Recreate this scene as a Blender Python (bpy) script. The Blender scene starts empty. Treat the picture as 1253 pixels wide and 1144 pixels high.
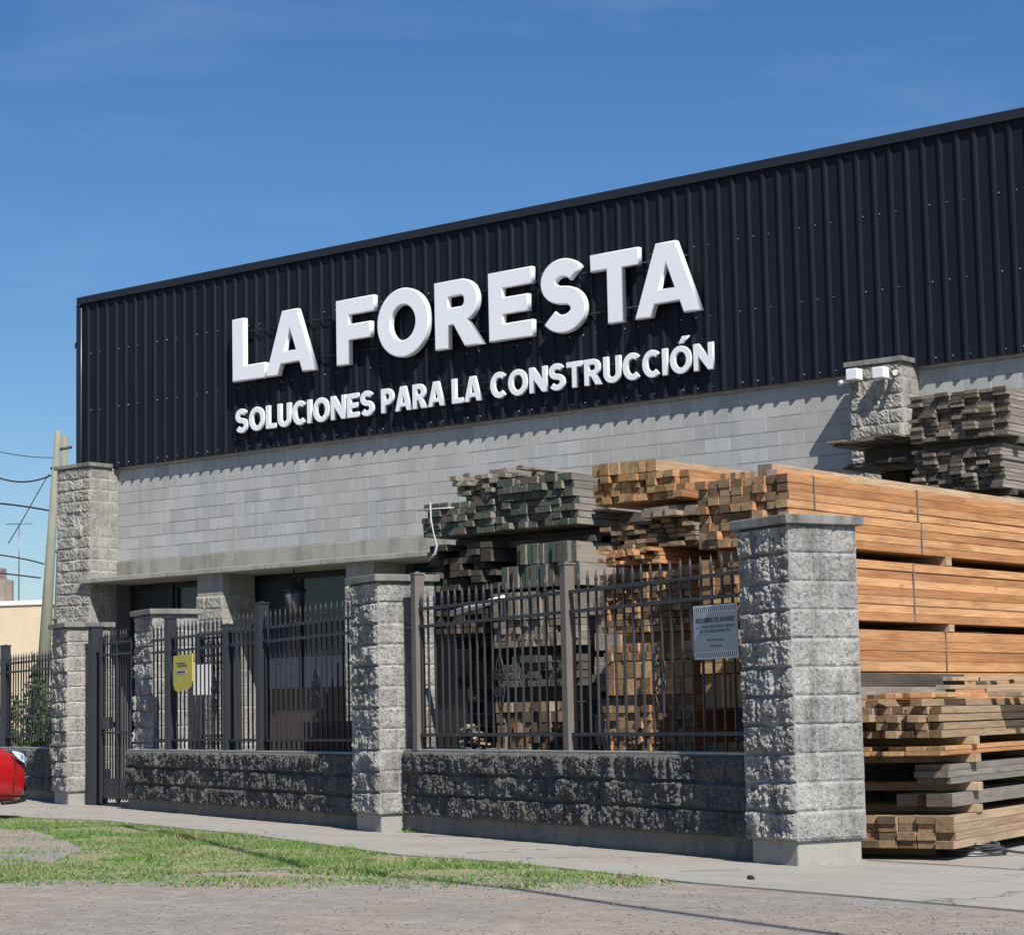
import bpy, bmesh, math, random
import numpy as np
from mathutils import Vector, noise, Matrix
from mathutils.geometry import tessellate_polygon
random.seed(7); RS = np.random.RandomState(7)
scene = bpy.context.scene
COL = scene.collection
# ------------------------------------------------------------------ camera
CAMP = Vector((30.4942, -25.7875, 1.0797)); YAW = .6736; PITCH = .1112; ROLL = -.0201; FPX = 2706.4
PW, PH = 1253, 1144
cd = Vector((-math.sin(YAW)*math.cos(PITCH), math.cos(YAW)*math.cos(PITCH), math.sin(PITCH)))
r0 = Vector((math.cos(YAW), math.sin(YAW), 0)); u0 = r0.cross(cd)
cr = r0*math.cos(ROLL)+u0*math.sin(ROLL); cu = -r0*math.sin(ROLL)+u0*math.cos(ROLL)
cam = bpy.data.cameras.new('camera'); co = bpy.data.objects.new('camera', cam); COL.objects.link(co)
M4 = Matrix((cr, cu, -cd)).transposed().to_4x4(); M4.translation = CAMP
co.matrix_world = M4
cam.sensor_fit = 'HORIZONTAL'; cam.sensor_width = 36; cam.lens = FPX/PW*36; cam.clip_start = .1; cam.clip_end = 3000
scene.camera = co
# ------------------------------------------------------------------ light
SUN = Vector((.591, -.341, .731)).normalized()
w = bpy.data.worlds.new('World'); scene.world = w; w.use_nodes = True
nt = w.node_tree; bg = nt.nodes['Background']
sky = nt.nodes.new('ShaderNodeTexSky'); sky.sky_type = 'NISHITA'; sky.sun_disc = False
sky.sun_elevation = math.asin(SUN.z); sky.sun_rotation = math.atan2(SUN.x, SUN.y)
sky.air_density = 1.0; sky.dust_density = .4; sky.ozone_density = 4.5
hs = nt.nodes.new('ShaderNodeHueSaturation'); hs.inputs['Saturation'].default_value = 1.24; hs.inputs['Hue'].default_value = .506
nt.links.new(sky.outputs[0], hs.inputs['Color'])
wtc = nt.nodes.new('ShaderNodeTexCoord'); wmp = nt.nodes.new('ShaderNodeMapping'); wmp.inputs['Scale'].default_value = (1.2, 3.5, 9); wmp.inputs['Rotation'].default_value = (.3, .2, .5)
wno = nt.nodes.new('ShaderNodeTexNoise'); wno.inputs['Scale'].default_value = 2.2; wno.inputs['Detail'].default_value = 8; wno.inputs['Roughness'].default_value = .6; wno.inputs['Distortion'].default_value = .6
wrp = nt.nodes.new('ShaderNodeValToRGB'); wrp.color_ramp.elements[0].position = .50; wrp.color_ramp.elements[0].color = (0, 0, 0, 1); wrp.color_ramp.elements[1].position = .85; wrp.color_ramp.elements[1].color = (.13, .13, .13, 1)
wmx = nt.nodes.new('ShaderNodeMix'); wmx.data_type = 'RGBA'; wmx.inputs[7].default_value = (7.5, 8.3, 9.2, 1)
nt.links.new(wtc.outputs['Generated'], wmp.inputs[0]); nt.links.new(wmp.outputs[0], wno.inputs['Vector']); nt.links.new(wno.outputs[0], wrp.inputs[0]); nt.links.new(wrp.outputs[0], wmx.inputs[0]); nt.links.new(hs.outputs[0], wmx.inputs[6])
nt.links.new(wmx.outputs[2], bg.inputs[0]); bg.inputs[1].default_value = .078
sl = bpy.data.lights.new('sun', 'SUN'); sl.energy = 5.0; sl.angle = math.radians(.5); sl.color = (1, .955, .885)
so = bpy.data.objects.new('sun', sl); COL.objects.link(so); so.rotation_euler = SUN.to_track_quat('Z', 'Y').to_euler(); so.location = (10, -20, 30)
scene.view_settings.view_transform = 'Standard'; scene.view_settings.look = 'None'
scene.view_settings.exposure = .36; scene.view_settings.gamma = 1

def ray(px, py): return cd+cr*((px-PW/2)/FPX)-cu*((py-PH/2)/FPX)
def G(px, py, z=0.): d = ray(px, py); return CAMP+d*((z-CAMP.z)/d.z)
def atY(px, py, y): d = ray(px, py); return CAMP+d*((y-CAMP.y)/d.y)

# ------------------------------------------------------------------ object helpers
def tag(o, label=None, cat=None, group=None, kind=None):
    if label: o['label'] = label
    if cat: o['category'] = cat
    if group: o['group'] = group
    if kind: o['kind'] = kind
    return o
def empty(name, loc, label=None, cat=None, group=None, rz=0.):
    o = bpy.data.objects.new(name, None); COL.objects.link(o); o.location = loc; o.rotation_euler = (0, 0, rz)
    o.empty_display_size = .2
    return tag(o, label, cat, group)
def link(name, me, mats, parent=None, loc=None):
    o = bpy.data.objects.new(name, me); COL.objects.link(o)
    for m in (mats if isinstance(mats, (list, tuple)) else [mats]):
        if len(me.materials) < (len(mats) if isinstance(mats, (list, tuple)) else 1): me.materials.append(m)
    if parent: o.parent = parent
    if loc is not None: o.location = loc
    return o
class MB:
    def __init__(s): s.v = []; s.f = []; s.m = []; s.sm = []
    def quad(s, pts, m=0, sm=False):
        n = len(s.v); s.v += [tuple(p) for p in pts]; s.f.append(tuple(range(n, n+len(pts)))); s.m.append(m); s.sm.append(sm)
    def box(s, x0, x1, y0, y1, z0, z1, m=0, endm=None):
        n = len(s.v)
        s.v += [(x, y, z) for z in (z0, z1) for y in (y0, y1) for x in (x0, x1)]
        for k, f in enumerate(((0, 2, 3, 1), (4, 5, 7, 6), (0, 1, 5, 4), (2, 6, 7, 3), (0, 4, 6, 2), (1, 3, 7, 5))):
            s.f.append(tuple(n+i for i in f)); s.m.append(endm if (endm is not None and k in (2, 3)) else m); s.sm.append(False)
    def obox(s, P, u, v, h, m=0):      # P corner, vectors u, v, h
        P, u, v, h = Vector(P), Vector(u), Vector(v), Vector(h); n = len(s.v)
        s.v += [tuple(P+a*u+b*v+c*h) for c in (0, 1) for b in (0, 1) for a in (0, 1)]
        for f in ((0, 2, 3, 1), (4, 5, 7, 6), (0, 1, 5, 4), (2, 6, 7, 3), (0, 4, 6, 2), (1, 3, 7, 5)):
            s.f.append(tuple(n+i for i in f)); s.m.append(m); s.sm.append(False)
    def tube(s, pts, r, n=8, m=0, caps=True):
        pts = [Vector(p) for p in pts]; rr = r if isinstance(r, (list, tuple)) else [r]*len(pts)
        base = len(s.v); prev = None
        for i, p in enumerate(pts):
            t = (pts[min(i+1, len(pts)-1)]-pts[max(i-1, 0)])
            t = t.normalized() if t.length > 1e-9 else Vector((0, 0, 1))
            if prev is None: a = t.orthogonal().normalized()
            else: a = (prev-t*prev.dot(t)); a = a.normalized() if a.length > 1e-6 else t.orthogonal().normalized()
            prev = a; b = t.cross(a)
            for k in range(n):
                an = 2*math.pi*k/n; s.v.append(tuple(p+(a*math.cos(an)+b*math.sin(an))*rr[i]))
        for i in range(len(pts)-1):
            for k in range(n):
                k2 = (k+1) % n
                s.f.append((base+i*n+k, base+i*n+k2, base+(i+1)*n+k2, base+(i+1)*n+k)); s.m.append(m); s.sm.append(True)
        if caps:
            s.f.append(tuple(base+k for k in reversed(range(n)))); s.m.append(m); s.sm.append(False)
            e = base+(len(pts)-1)*n; s.f.append(tuple(e+k for k in range(n))); s.m.append(m); s.sm.append(False)
    def mesh(s, name):
        me = bpy.data.meshes.new(name); me.from_pydata(s.v, [], s.f)
        me.polygons.foreach_set('material_index', s.m); me.polygons.foreach_set('use_smooth', s.sm)
        me.update(); return me
    def build(s, name, mats, parent=None, loc=None, bevel=0.):
        o = link(name, s.mesh(name), mats, parent, loc)
        if bevel:
            b = o.modifiers.new('bevel', 'BEVEL'); b.width = bevel; b.segments = 2; b.limit_method = 'ANGLE'; b.angle_limit = math.radians(35)
        return o

# ------------------------------------------------------------------ materials
class NT:
    def __init__(s, name):
        s.mat = bpy.data.materials.new(name); s.mat.use_nodes = True; s.t = s.mat.node_tree
        s.b = s.t.nodes['Principled BSDF']; s.tc = s.t.nodes.new('ShaderNodeTexCoord')
    def n(s, typ, **kw):
        nd = s.t.nodes.new(typ)
        for k, v in kw.items(): setattr(nd, k, v)
        return nd
    def l(s, a, b): s.t.links.new(a, b)
    def mapv(s, scale=(1, 1, 1), loc=(0, 0, 0), coord='Object', rnd=False, rot=(0, 0, 0)):
        mp = s.n('ShaderNodeMapping'); mp.inputs['Scale'].default_value = scale; mp.inputs['Location'].default_value = loc; mp.inputs['Rotation'].default_value = rot
        src = s.tc.outputs[coord]
        if rnd:
            oi = s.n('ShaderNodeObjectInfo'); ad = s.n('ShaderNodeVectorMath', operation='MULTIPLY_ADD')
            cb = s.n('ShaderNodeCombineXYZ')
            for i in range(3): s.l(oi.outputs['Random'], cb.inputs[i])
            s.l(cb.outputs[0], ad.inputs[0]); ad.inputs[1].default_value = (37, 91, 53); s.l(src, ad.inputs[2]); src = ad.outputs[0]
        s.l(src, mp.inputs[0]); return mp.outputs[0]
    def noise(s, vec, scale, detail=4, rough=.55, dist=0.):
        nd = s.n('ShaderNodeTexNoise'); nd.inputs['Scale'].default_value = scale; nd.inputs['Detail'].default_value = detail
        nd.inputs['Roughness'].default_value = rough; nd.inputs['Distortion'].default_value = dist
        if vec is not None: s.l(vec, nd.inputs['Vector'])
        return nd.outputs[0]
    def ramp(s, fac, stops):
        r = s.n('ShaderNodeValToRGB'); e = r.color_ramp.elements
        while len(e) < len(stops): e.new(.5)
        for i, (p, c) in enumerate(stops):
            e[i].position = p; e[i].color = (c, c, c, 1) if not isinstance(c, tuple) else tuple(c)+(1,)
        s.l(fac, r.inputs[0]); return r.outputs[0]
    def mix(s, a, b, fac, mode='MIX'):
        m = s.n('ShaderNodeMix', data_type='RGBA', blend_type=mode)
        for sock, v in ((m.inputs[6], a), (m.inputs[7], b), (m.inputs[0], fac)):
            if isinstance(v, (int, float)): sock.default_value = v if sock == m.inputs[0] else (v, v, v, 1)
            elif isinstance(v, tuple): sock.default_value = v+(1,)
            else: s.l(v, sock)
        return m.outputs[2]
    def math(s, op, a, b=None, c=None):
        m = s.n('ShaderNodeMath', operation=op)
        for i, v in enumerate((a, b, c)):
            if v is None: continue
            if isinstance(v, (int, float)): m.inputs[i].default_value = v
            else: s.l(v, m.inputs[i])
        return m.outputs[0]
    def fin(s, col, rough=.9, bump=None, bs=.3, bd=.01, spec=.3, metal=0.):
        if isinstance(col, tuple): s.b.inputs['Base Color'].default_value = col+(1,)
        else: s.l(col, s.b.inputs['Base Color'])
        if isinstance(rough, (int, float)): s.b.inputs['Roughness'].default_value = rough
        else: s.l(rough, s.b.inputs['Roughness'])
        s.b.inputs['Specular IOR Level'].default_value = spec; s.b.inputs['Metallic'].default_value = metal
        if bump is not None:
            bp = s.n('ShaderNodeBump'); bp.inputs['Strength'].default_value = bs; bp.inputs['Distance'].default_value = bd
            s.l(bump, bp.inputs['Height']); s.l(bp.outputs[0], s.b.inputs['Normal'])
        return s.mat

def m_rock(name, c1, c2, moss=.0, stain=.5):
    s = NT(name); v = s.mapv()
    n1 = s.noise(v, 3.2, 6, .6); n2 = s.noise(v, 34, 5, .7); n3 = s.noise(s.mapv((5, 5, .9)), 1.6, 5, .6)
    col = s.mix(c1, c2, s.ramp(n1, [(.3, 0.), (.7, 1.)]))
    at = s.n('ShaderNodeAttribute', attribute_name='tint'); col = s.mix(col, .75, s.math('MULTIPLY', at.outputs['Fac'], .35), 'MULTIPLY')
    col = s.mix(col, (.06, .058, .055), s.math('MULTIPLY', s.ramp(n2, [(.33, 1.), (.48, 0.)]), .8))
    n5 = s.noise(v, 13, 5, .7); col = s.mix(col, (.09, .088, .083), s.math('MULTIPLY', s.ramp(n5, [(.34, 1.), (.50, 0.)]), .32))
    col = s.mix(col, (.07, .068, .062), s.math('MULTIPLY', s.ramp(n3, [(.50, 0.), (.72, 1.)]), stain))
    aj = s.n('ShaderNodeAttribute', attribute_name='joint')
    col = s.mix(col, tuple(min(.5, x*1.25) for x in c2), s.math('MULTIPLY', aj.outputs['Fac'], .45))
    return s.fin(col, .95, s.math('ADD', n2, s.noise(v, 110, 3)), .8, .014, .15)
def m_block(name):
    s = NT(name); v = s.mapv()
    sp = s.n('ShaderNodeSeparateXYZ'); s.l(v, sp.inputs[0])
    zz = s.math('DIVIDE', s.math('SUBTRACT', sp.outputs[2], 3.864), .2); row = s.math('FLOOR', zz); fz = s.math('FRACT', zz)
    off = s.math('MULTIPLY', s.math('MODULO', s.math('ADD', row, 100.), 2.), .5)
    xx = s.math('ADD', s.math('DIVIDE', s.math('SUBTRACT', sp.outputs[0], 13.40), .4), off); cx = s.math('FLOOR', xx); fx = s.math('FRACT', xx)
    hj = s.math('LESS_THAN', s.math('ABSOLUTE', s.math('SUBTRACT', fz, .5)), .455)     # 1 inside
    vj = s.math('LESS_THAN', s.math('ABSOLUTE', s.math('SUBTRACT', fx, .5)), .484)
    cb = s.n('ShaderNodeCombineXYZ'); s.l(cx, cb.inputs[0]); s.l(row, cb.inputs[1])
    wn = s.n('ShaderNodeTexWhiteNoise', noise_dimensions='2D'); s.l(cb.outputs[0], wn.inputs[0])
    col = s.mix((.34, .345, .345), (.43, .435, .43), wn.outputs[0])
    pit = s.noise(v, 130, 3, .7); pat = s.noise(s.mapv((1, 1, .5)), .55, 5, .6)
    n1 = s.noise(v, 1.1, 6, .65); n3 = s.noise(s.mapv((1, 1, .22)), 5, 6, .65); n2 = s.noise(v, 60, 3, .6)
    col = s.mix(col, (.27, .285, .27), s.math('MULTIPLY', s.ramp(n3, [(.48, 0.), (.72, 1.)]), .8))
    col = s.mix(col, (.42, .42, .40), s.math('MULTIPLY', s.ramp(n1, [(.5, 0.), (.7, 1.)]), .4))
    col = s.mix(col, .8, s.math('MULTIPLY', s.ramp(n2, [(.35, 1.), (.5, 0.)]), .6), 'MULTIPLY')
    col = s.mix((.50, .51, .51), col, s.math('MAXIMUM', vj, s.ramp(s.noise(v, 2.3, 2), [(.40, 1.), (.5, 0.)])))
    col = s.mix((.19, .20, .21), col, s.math('MAXIMUM', hj, s.ramp(s.noise(v, 1.9, 3), [(.36, .9), (.5, 0.)])))
    col = s.mix(col, .55, s.math('MULTIPLY', s.ramp(pit, [(.36, 1.), (.44, 0.)]), .7), 'MULTIPLY')
    col = s.mix(col, (.33, .32, .285), s.math('MULTIPLY', s.ramp(pat, [(.45, 0.), (.65, 1.)]), .55))
    h = s.math('ADD', s.math('MULTIPLY', s.math('MINIMUM', hj, vj), 1.), s.math('MULTIPLY', n2, .3))
    return s.fin(col, .9, h, .5, .006, .2)
def m_concrete(name, c, stain=.6, dark=(.12, .115, .1), vs=.25, sc=1.):
    s = NT(name); v = s.mapv()
    n1 = s.noise(v, 2.*sc, 6, .6); n2 = s.noise(v, 45*sc, 4, .6); n3 = s.noise(s.mapv((1, 1, vs)), 4*sc, 6, .7)
    col = s.mix(tuple(x*.85 for x in c), tuple(min(.9, x*1.12) for x in c), n1)
    col = s.mix(col, dark, s.math('MULTIPLY', s.ramp(n3, [(.45, 0.), (.72, 1.)]), stain))
    col = s.mix(col, .8, s.math('MULTIPLY', s.ramp(n2, [(.35, 1.), (.5, 0.)]), .5), 'MULTIPLY')
    return s.fin(col, .92, n2, .35, .006, .2)
def m_plain(name, c, rough=.6, var=.15, metal=0., spec=.4, sc=8., bs=.1):
    s = NT(name); v = s.mapv(); n1 = s.noise(v, sc, 5, .6)
    col = s.mix(tuple(x*(1-var) for x in c), tuple(min(1, x*(1+var)) for x in c), n1)
    return s.fin(col, rough, s.noise(v, sc*6, 3), bs, .003, spec, metal)
def m_wood(name, c1, c2, knot=(.18, .08, .03), kn=.5, dark=0.):
    s = NT(name); v = s.mapv((16, .9, 16), rnd=True)
    oi = s.n('ShaderNodeObjectInfo')
    g1 = s.noise(v, 1.6, 6, .65, 1.2); g2 = s.noise(s.mapv((50, 1.5, 50), rnd=True), 2., 4, .6)
    col = s.mix(c1, c2, s.ramp(s.math('ADD', s.math('MULTIPLY', g1, .75), s.math('MULTIPLY', oi.outputs['Random'], .45)), [(.34, 0.), (.82, 1.)]))
    col = s.mix(col, .72, s.math('MULTIPLY', s.ramp(g2, [(.40, 1.), (.60, 0.)]), 1.), 'MULTIPLY')
    vo = s.n('ShaderNodeTexVoronoi'); vo.inputs['Scale'].default_value = 2.2; s.l(s.mapv((2.4, .8, 2.4), rnd=True), vo.inputs['Vector'])
    col = s.mix(col, knot, s.math('MULTIPLY', s.ramp(vo.outputs['Distance'], [(.05, 1.), (.13, 0.)]), kn))
    blot = s.noise(s.mapv((3, .8, 3), rnd=True), 1.7, 4, .6)
    col = s.mix(col, tuple(x*.5 for x in c1), s.math('MULTIPLY', s.ramp(blot, [(.47, 0.), (.72, 1.)]), .6))
    col = s.mix(col, (.20, .17, .14), s.math('MULTIPLY', s.ramp(s.noise(s.mapv((2, .35, 2), loc=(5, 3, 1)), 1.3, 5, .65), [(.52, 0.), (.75, 1.)]), .35))
    if dark: col = s.mix(col, (.05, .045, .04), dark)
    return s.fin(col, .8, g2, .35, .003, .2)
def m_end(name, c1, c2, grey=(.16, .13, .10), gk=.5):
    s = NT(name); oi = s.n('ShaderNodeObjectInfo'); v = s.mapv(rnd=True)
    n1 = s.noise(v, 22, 4, .65); n2 = s.noise(v, 90, 3, .6)
    col = s.mix(c1, c2, oi.outputs['Random'])
    wn = s.n('ShaderNodeTexWhiteNoise', noise_dimensions='1D'); s.l(oi.outputs['Random'], wn.inputs['W'])
    col = s.mix(col, grey, s.math('MULTIPLY', s.ramp(wn.outputs[0], [(.35, 0.), (.85, 1.)]), gk))
    col = s.mix(col, .55, s.ramp(n1, [(.4, .7), (.6, 0.)]), 'MULTIPLY')
    return s.fin(col, .9, n2, .5, .004, .15)
M = {}
M['rock'] = m_rock('split_block', (.25, .245, .235), (.45, .44, .42), stain=.7)
M['rock_light'] = m_rock('split_block_light', (.30, .285, .255), (.44, .42, .375), stain=.45)
M['rock_dark'] = m_rock('split_block_wall', (.075, .076, .075), (.165, .164, .158), stain=.75)  # darker copy of the pillar block: dirt, plus grazing shade put into the colour
M['block'] = m_block('painted_block')
M['conc'] = m_concrete('ledge_concrete', (.31, .30, .27), .75)
M['cap'] = m_concrete('cap_concrete', (.23, .226, .21), .9, (.07, .07, .07))
M['base'] = m_concrete('footing_concrete', (.32, .31, .28), .4)
def m_clad():
    s = NT('dark_cladding'); v = s.mapv()
    n = s.noise(s.mapv((1, 1, .15)), 3, 5, .6)
    col = s.mix((.006, .008, .0135), (.012, .015, .022), n)
    return s.fin(col, s.ramp(n, [(.3, .42), (.7, .6)]), None, spec=.15)
M['clad'] = m_clad()
M['trim'] = m_plain('dark_trim', (.012, .015, .022), .5)
M['screw'] = m_plain('screw_zinc', (.45, .46, .48), .4, metal=.6)
M['letter'] = m_plain('white_letter', (.74, .76, .79), .45, .03, bs=.03)
M['iron'] = m_plain('fence_paint', (.04, .041, .046), .5, .3)
M['post'] = m_plain('post_paint', (.15, .13, .115), .55, .25)
M['iron_dark'] = m_plain('fence_paint_dark', (.022, .024, .031), .5, .3)
M['pine'] = m_wood('pine_side', (.40, .18, .075), (.66, .37, .18), kn=.9)
M['pine_end'] = m_end('pine_end', (.28, .17, .08), (.46, .31, .155), (.13, .09, .055), .65)
M['pine_pale'] = m_wood('pale_pine_side', (.36, .25, .155), (.52, .39, .26))
M['pine_pale_end'] = m_end('pale_pine_end', (.20, .17, .14), (.34, .295, .245), (.10, .085, .07), .7)
M['grey'] = m_wood('weathered_side', (.20, .185, .165), (.34, .31, .27), kn=.25)
M['grey_end'] = m_end('weathered_end', (.13, .11, .09), (.27, .235, .19), (.07, .055, .045), .7)
M['brown_end'] = m_end('brown_end', (.19, .125, .075), (.36, .25, .15), (.07, .05, .035), .75)
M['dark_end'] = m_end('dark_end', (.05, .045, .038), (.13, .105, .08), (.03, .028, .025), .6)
M['dark_side'] = m_wood('dark_side', (.07, .06, .05), (.13, .115, .10), kn=.2)  # real dark wood; on bearers it also blackens the shaded gaps between bundles
M['green_end'] = m_end('green_end', (.05, .066, .056), (.10, .122, .105), (.11, .095, .075), .8)
M['strap'] = m_plain('steel_strap', (.25, .25, .24), .4, metal=.5)
M['oldwhite'] = m_plain('old_plastic', (.42, .43, .44), .6, .2)
M['white'] = m_plain('white_plastic', (.72, .73, .74), .4, .05)
M['black'] = m_plain('black_rubber', (.012, .012, .013), .7)

# ------------------------------------------------------------------ rock faced masonry
def rock_prism(name, mat, P, D, Nn, wid, dep, z0, z1, res, amps, parent=None, seed=0., blk=.4, course=.2, flare=0.):
    # P: front-right corner; D: unit vector along front to the LEFT; Nn: unit vector inwards (depth)
    P, D, Nn = Vector((P[0], P[1], 0)), Vector((D[0], D[1], 0)), Vector((Nn[0], Nn[1], 0))
    sides = [(P, D, -Nn, wid, amps[0]), (P+D*wid, Nn, D, dep, amps[1]), (P+D*wid+Nn*dep, -D, Nn, wid, amps[2]), (P+Nn*dep, -Nn, -D, dep, amps[3])]
    nz = max(2, int((z1-z0)/res)); V = []; J = []; T = []
    zs = [z0+(z1-z0)*i/nz for i in range(nz+1)]; loop = []
    for k, (S, dr, nr, ln, am) in enumerate(sides):
        rs = res if am > 0 else max(res*3, .06)
        n = max(2, int(ln/rs))
        for i in range(n): loop.append((k, S, dr, nr, ln, am, ln*i/n))
    nl = len(loop)
    for z in zs:
        zc = (z-z0)/course; ci = min(math.floor(zc), int(round((z1-z0)/course))-1); fz = zc-ci; fz = min(fz, 1)
        for k, S, dr, nr, ln, am, sp in loop:
            sb = sp/blk+.5*((ci+k) % 2); bj = math.floor(sb); fs = sb-bj
            ez = min(fz, 1-fz)*course; es = min(fs, 1-fs)*blk
            dc = min(sp, ln-sp)
            e = min(1, min(ez, es)/.02); e = e*e*(3-2*e); rnd = ((math.sin(ci*127.1+bj*311.7+k*74.7+seed*13.7)*43758.5453) % 1)
            rn2 = ((math.sin(ci*27.1+bj*11.7+k*7.7+seed*3.7)*3758.5453) % 1)
            q = Vector((sp*5.5+k*9, z*6.5, seed+rnd*9)); n1 = noise.fractal(q, 1., 2., 4)
            n2 = abs(noise.noise(Vector((sp*15+n1*1.5, z*5+rnd*7, seed+5))))
            n3 = noise.noise(Vector((sp*44, z*36, seed)))+.6*noise.noise(Vector((sp*90, z*60, seed)))
            h = am*(e*(.45+.55*(rnd-.5)+.48*n1+.85*(.25-n2)+.34*n3+.7*(rn2-.5)*(fs-.5))) - (.004+.2*am)*(1-e)
            h *= min(1, .25+dc/.05)
            p = S+dr*sp+nr*(h+flare*(z1-z)); V.append((p.x, p.y, z)); J.append(1-min(1, min(ez, es)/.009)); T.append(rnd)
    F = []
    for i in range(nz):
        for j in range(nl):
            j2 = (j+1) % nl; F.append((i*nl+j, (i+1)*nl+j, (i+1)*nl+j2, i*nl+j2))
    F.append(tuple(nz*nl+j for j in reversed(range(nl)))); F.append(tuple(j for j in range(nl)))
    me = bpy.data.meshes.new(name); me.from_pydata(V, [], F)
    for nm, arr in (('joint', J), ('tint', T)):
        a = me.attributes.new(nm, 'FLOAT', 'POINT'); a.data.foreach_set('value', arr)
    me.update()
    return link(name, me, mat, parent)
N = Vector((22.346, -12.496)); Mm = Vector((16.293, -10.090)); L = Vector((7.102, -6.173))
D1 = (Mm-N).normalized(); D2 = (L-Mm).normalized()
def inw(D): n = Vector((-D.y, D.x)); return n if n.y > 0 else -n
N1, N2 = inw(D1), inw(D2)
def FN(t, off=0.): p = N+D1*t+N1*off; return p      # off = inwards
def FM(t, off=0.): p = Mm+D2*t+N2*off; return p

def pillar(name, P, D, Nn, top, label, res, seed, wid=.68, dep=.6, base=.17, mats=('rock', 'base', 'cap'), amps=(.048, .022, .0, .012), z0=0., group='stone gate pillars with flat caps', parent=None, capo=.055, capd=None, flare=0.):
    c = P+D*wid/2+Nn*dep/2
    if parent is None: t = empty(name, (c.x, c.y, z0), label, 'pillar', group)
    else: t = parent
    inv = Vector((-c.x, -c.y, -z0)) if parent is None else Vector((0, 0, 0))
    nc = round((top-.07-base-z0)/.2); hb = top-.07-nc*.2
    if base:
        b = MB(); b.obox((P.x+D.x*.03+Nn.x*.02, P.y+D.y*.03+Nn.y*.02, z0-.1), (D.x*(wid-.06), D.y*(wid-.06), 0), (Nn.x*(dep-.04), Nn.y*(dep-.04), 0), (0, 0, hb-z0+.1+.002))
        o = b.build('footing', M[mats[1]], t, bevel=.012); o.location = inv
    o = rock_prism('shaft' if parent is None else name, M[mats[0]], P, D, Nn, wid, dep, hb, top-.07, res, amps, t, seed, flare=flare); o.location = inv
    k = capo; b = MB(); q = P-D*k-Nn*k
    b.obox((q.x, q.y, top-.068), (D.x*(wid+2*k), D.y*(wid+2*k), 0), (Nn.x*(dep+2*k), Nn.y*(dep+2*k), 0), (0, 0, .068))
    o = b.build('cap_slab', M[mats[2]], t, bevel=.008); o.location = inv
    return t
pillar('gate_pillar', N, D1, N1, 2.44, 'large stone block pillar beside the stacked orange boards, nearest to the road', .011, 1., wid=.60, capo=.045)
pillar('gate_pillar', Mm, D2, N2, 2.44, 'stone block pillar between the two long stretches of fence, with a tan post at its right', .014, 2., wid=.63, capo=.045)
pillar('gate_pillar', L, D2, N2, 2.44, 'stone block pillar left of the pedestrian gate, just right of the red car', .02, 3., mats=('rock_light', 'base', 'cap'))
Gp = FM(7.38, .30)
pillar('gate_pillar', Gp, D2, N2, 2.49, 'stone block pillar right of the pedestrian gate, half hidden behind the low wall', .02, 4., group='stone gate pillars with flat caps')

def lowwall(A, B, top, label, res, seed, base=.14, thick=.2):
    # A right end, B left end
    D = (B-A); ln = D.length; D = D.normalized(); Nn = inw(D)
    c = (A+B)/2
    t = empty('low_stone_wall', (c.x, c.y, 0), label, 'wall', 'low rock-faced block walls under the fences'); inv = Vector((-c.x, -c.y, 0))
    hb = top-.02-.6
    b = MB(); q = A+Nn*.02; b.obox((q.x, q.y, -.1), (D.x*ln, D.y*ln, 0), (Nn.x*(thick-.03), Nn.y*(thick-.03), 0), (0, 0, hb+.1))
    b.build('footing', M['base_dark'], t, inv)
    o = rock_prism('block_courses', M['rock_dark'], A, D, Nn, ln, thick, hb, top-.02, res, (.055, .03, .0, .03), t, seed); o.location = inv
    b = MB(); q = A+Nn*.01; b.obox((q.x, q.y, top-.021), (D.x*ln, D.y*ln, 0), (Nn.x*(thick-.015), Nn.y*(thick-.015), 0), (0, 0, .021))
    b.build('coping', M['coping'], t, inv, bevel=.004)
M['base_dark'] = m_concrete('wall_footing', (.17, .168, .155), .6, (.06, .06, .055))
M['coping'] = m_concrete('coping_mortar', (.36, .36, .33), .3)
lowwall(FN(.58, .11), FN(6.50, .24), .775, 'low rock-faced wall between the two nearest pillars, in front of the lumber stacks', .013, 11.)
lowwall(FM(.61, .12), FM(7.85, .12), .745, 'low rock-faced wall from the middle pillar to the pedestrian gate', .016, 12.)
lowwall(FM(10.66, .25), FM(22.2, .25), .75, 'low rock-faced wall behind the red car, at the left edge', .03, 13.)

# ------------------------------------------------------------------ iron fences
def picket_mb(zb, zt, r=.0085):
    b = MB(); h = zt-.13
    b.box(-r, r, -r, r, zb, h)
    b.tube([(0, 0, h-.005), (0, 0, h+.012), (0, 0, h+.03), (0, 0, h+.045), (0, 0, h+.075), (0, 0, zt)], [.010, .016, .011, .018, .013, .002], 6)
    return b
def scroll_mb(zc, hh=.26):
    b = MB()
    for s in (-1, 1):
        for q in (-1, 1):
            pts = []
            for i in range(20):
                a = i/19*2.2*math.pi; rr = .05*(1-.6*i/19)
                pts.append((s*(.055-rr*math.cos(a)*.9), 0, zc+q*(.07+rr*math.sin(a)*1.1)))
            b.tube(pts, .009, 5)
        b.tube([(0, 0, zc+hh), (s*.045, 0, zc+hh*.72), (s*.075, 0, zc+.10), (s*.01, 0, zc)], .009, 5)
        b.tube([(0, 0, zc-hh), (s*.045, 0, zc-hh*.72), (s*.075, 0, zc-.10), (s*.01, 0, zc)], .009, 5)
    b.tube([(0, 0, zc-.02), (0, 0, zc), (0, 0, zc+.02)], [.01, .02, .01], 6)
    return b
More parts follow.
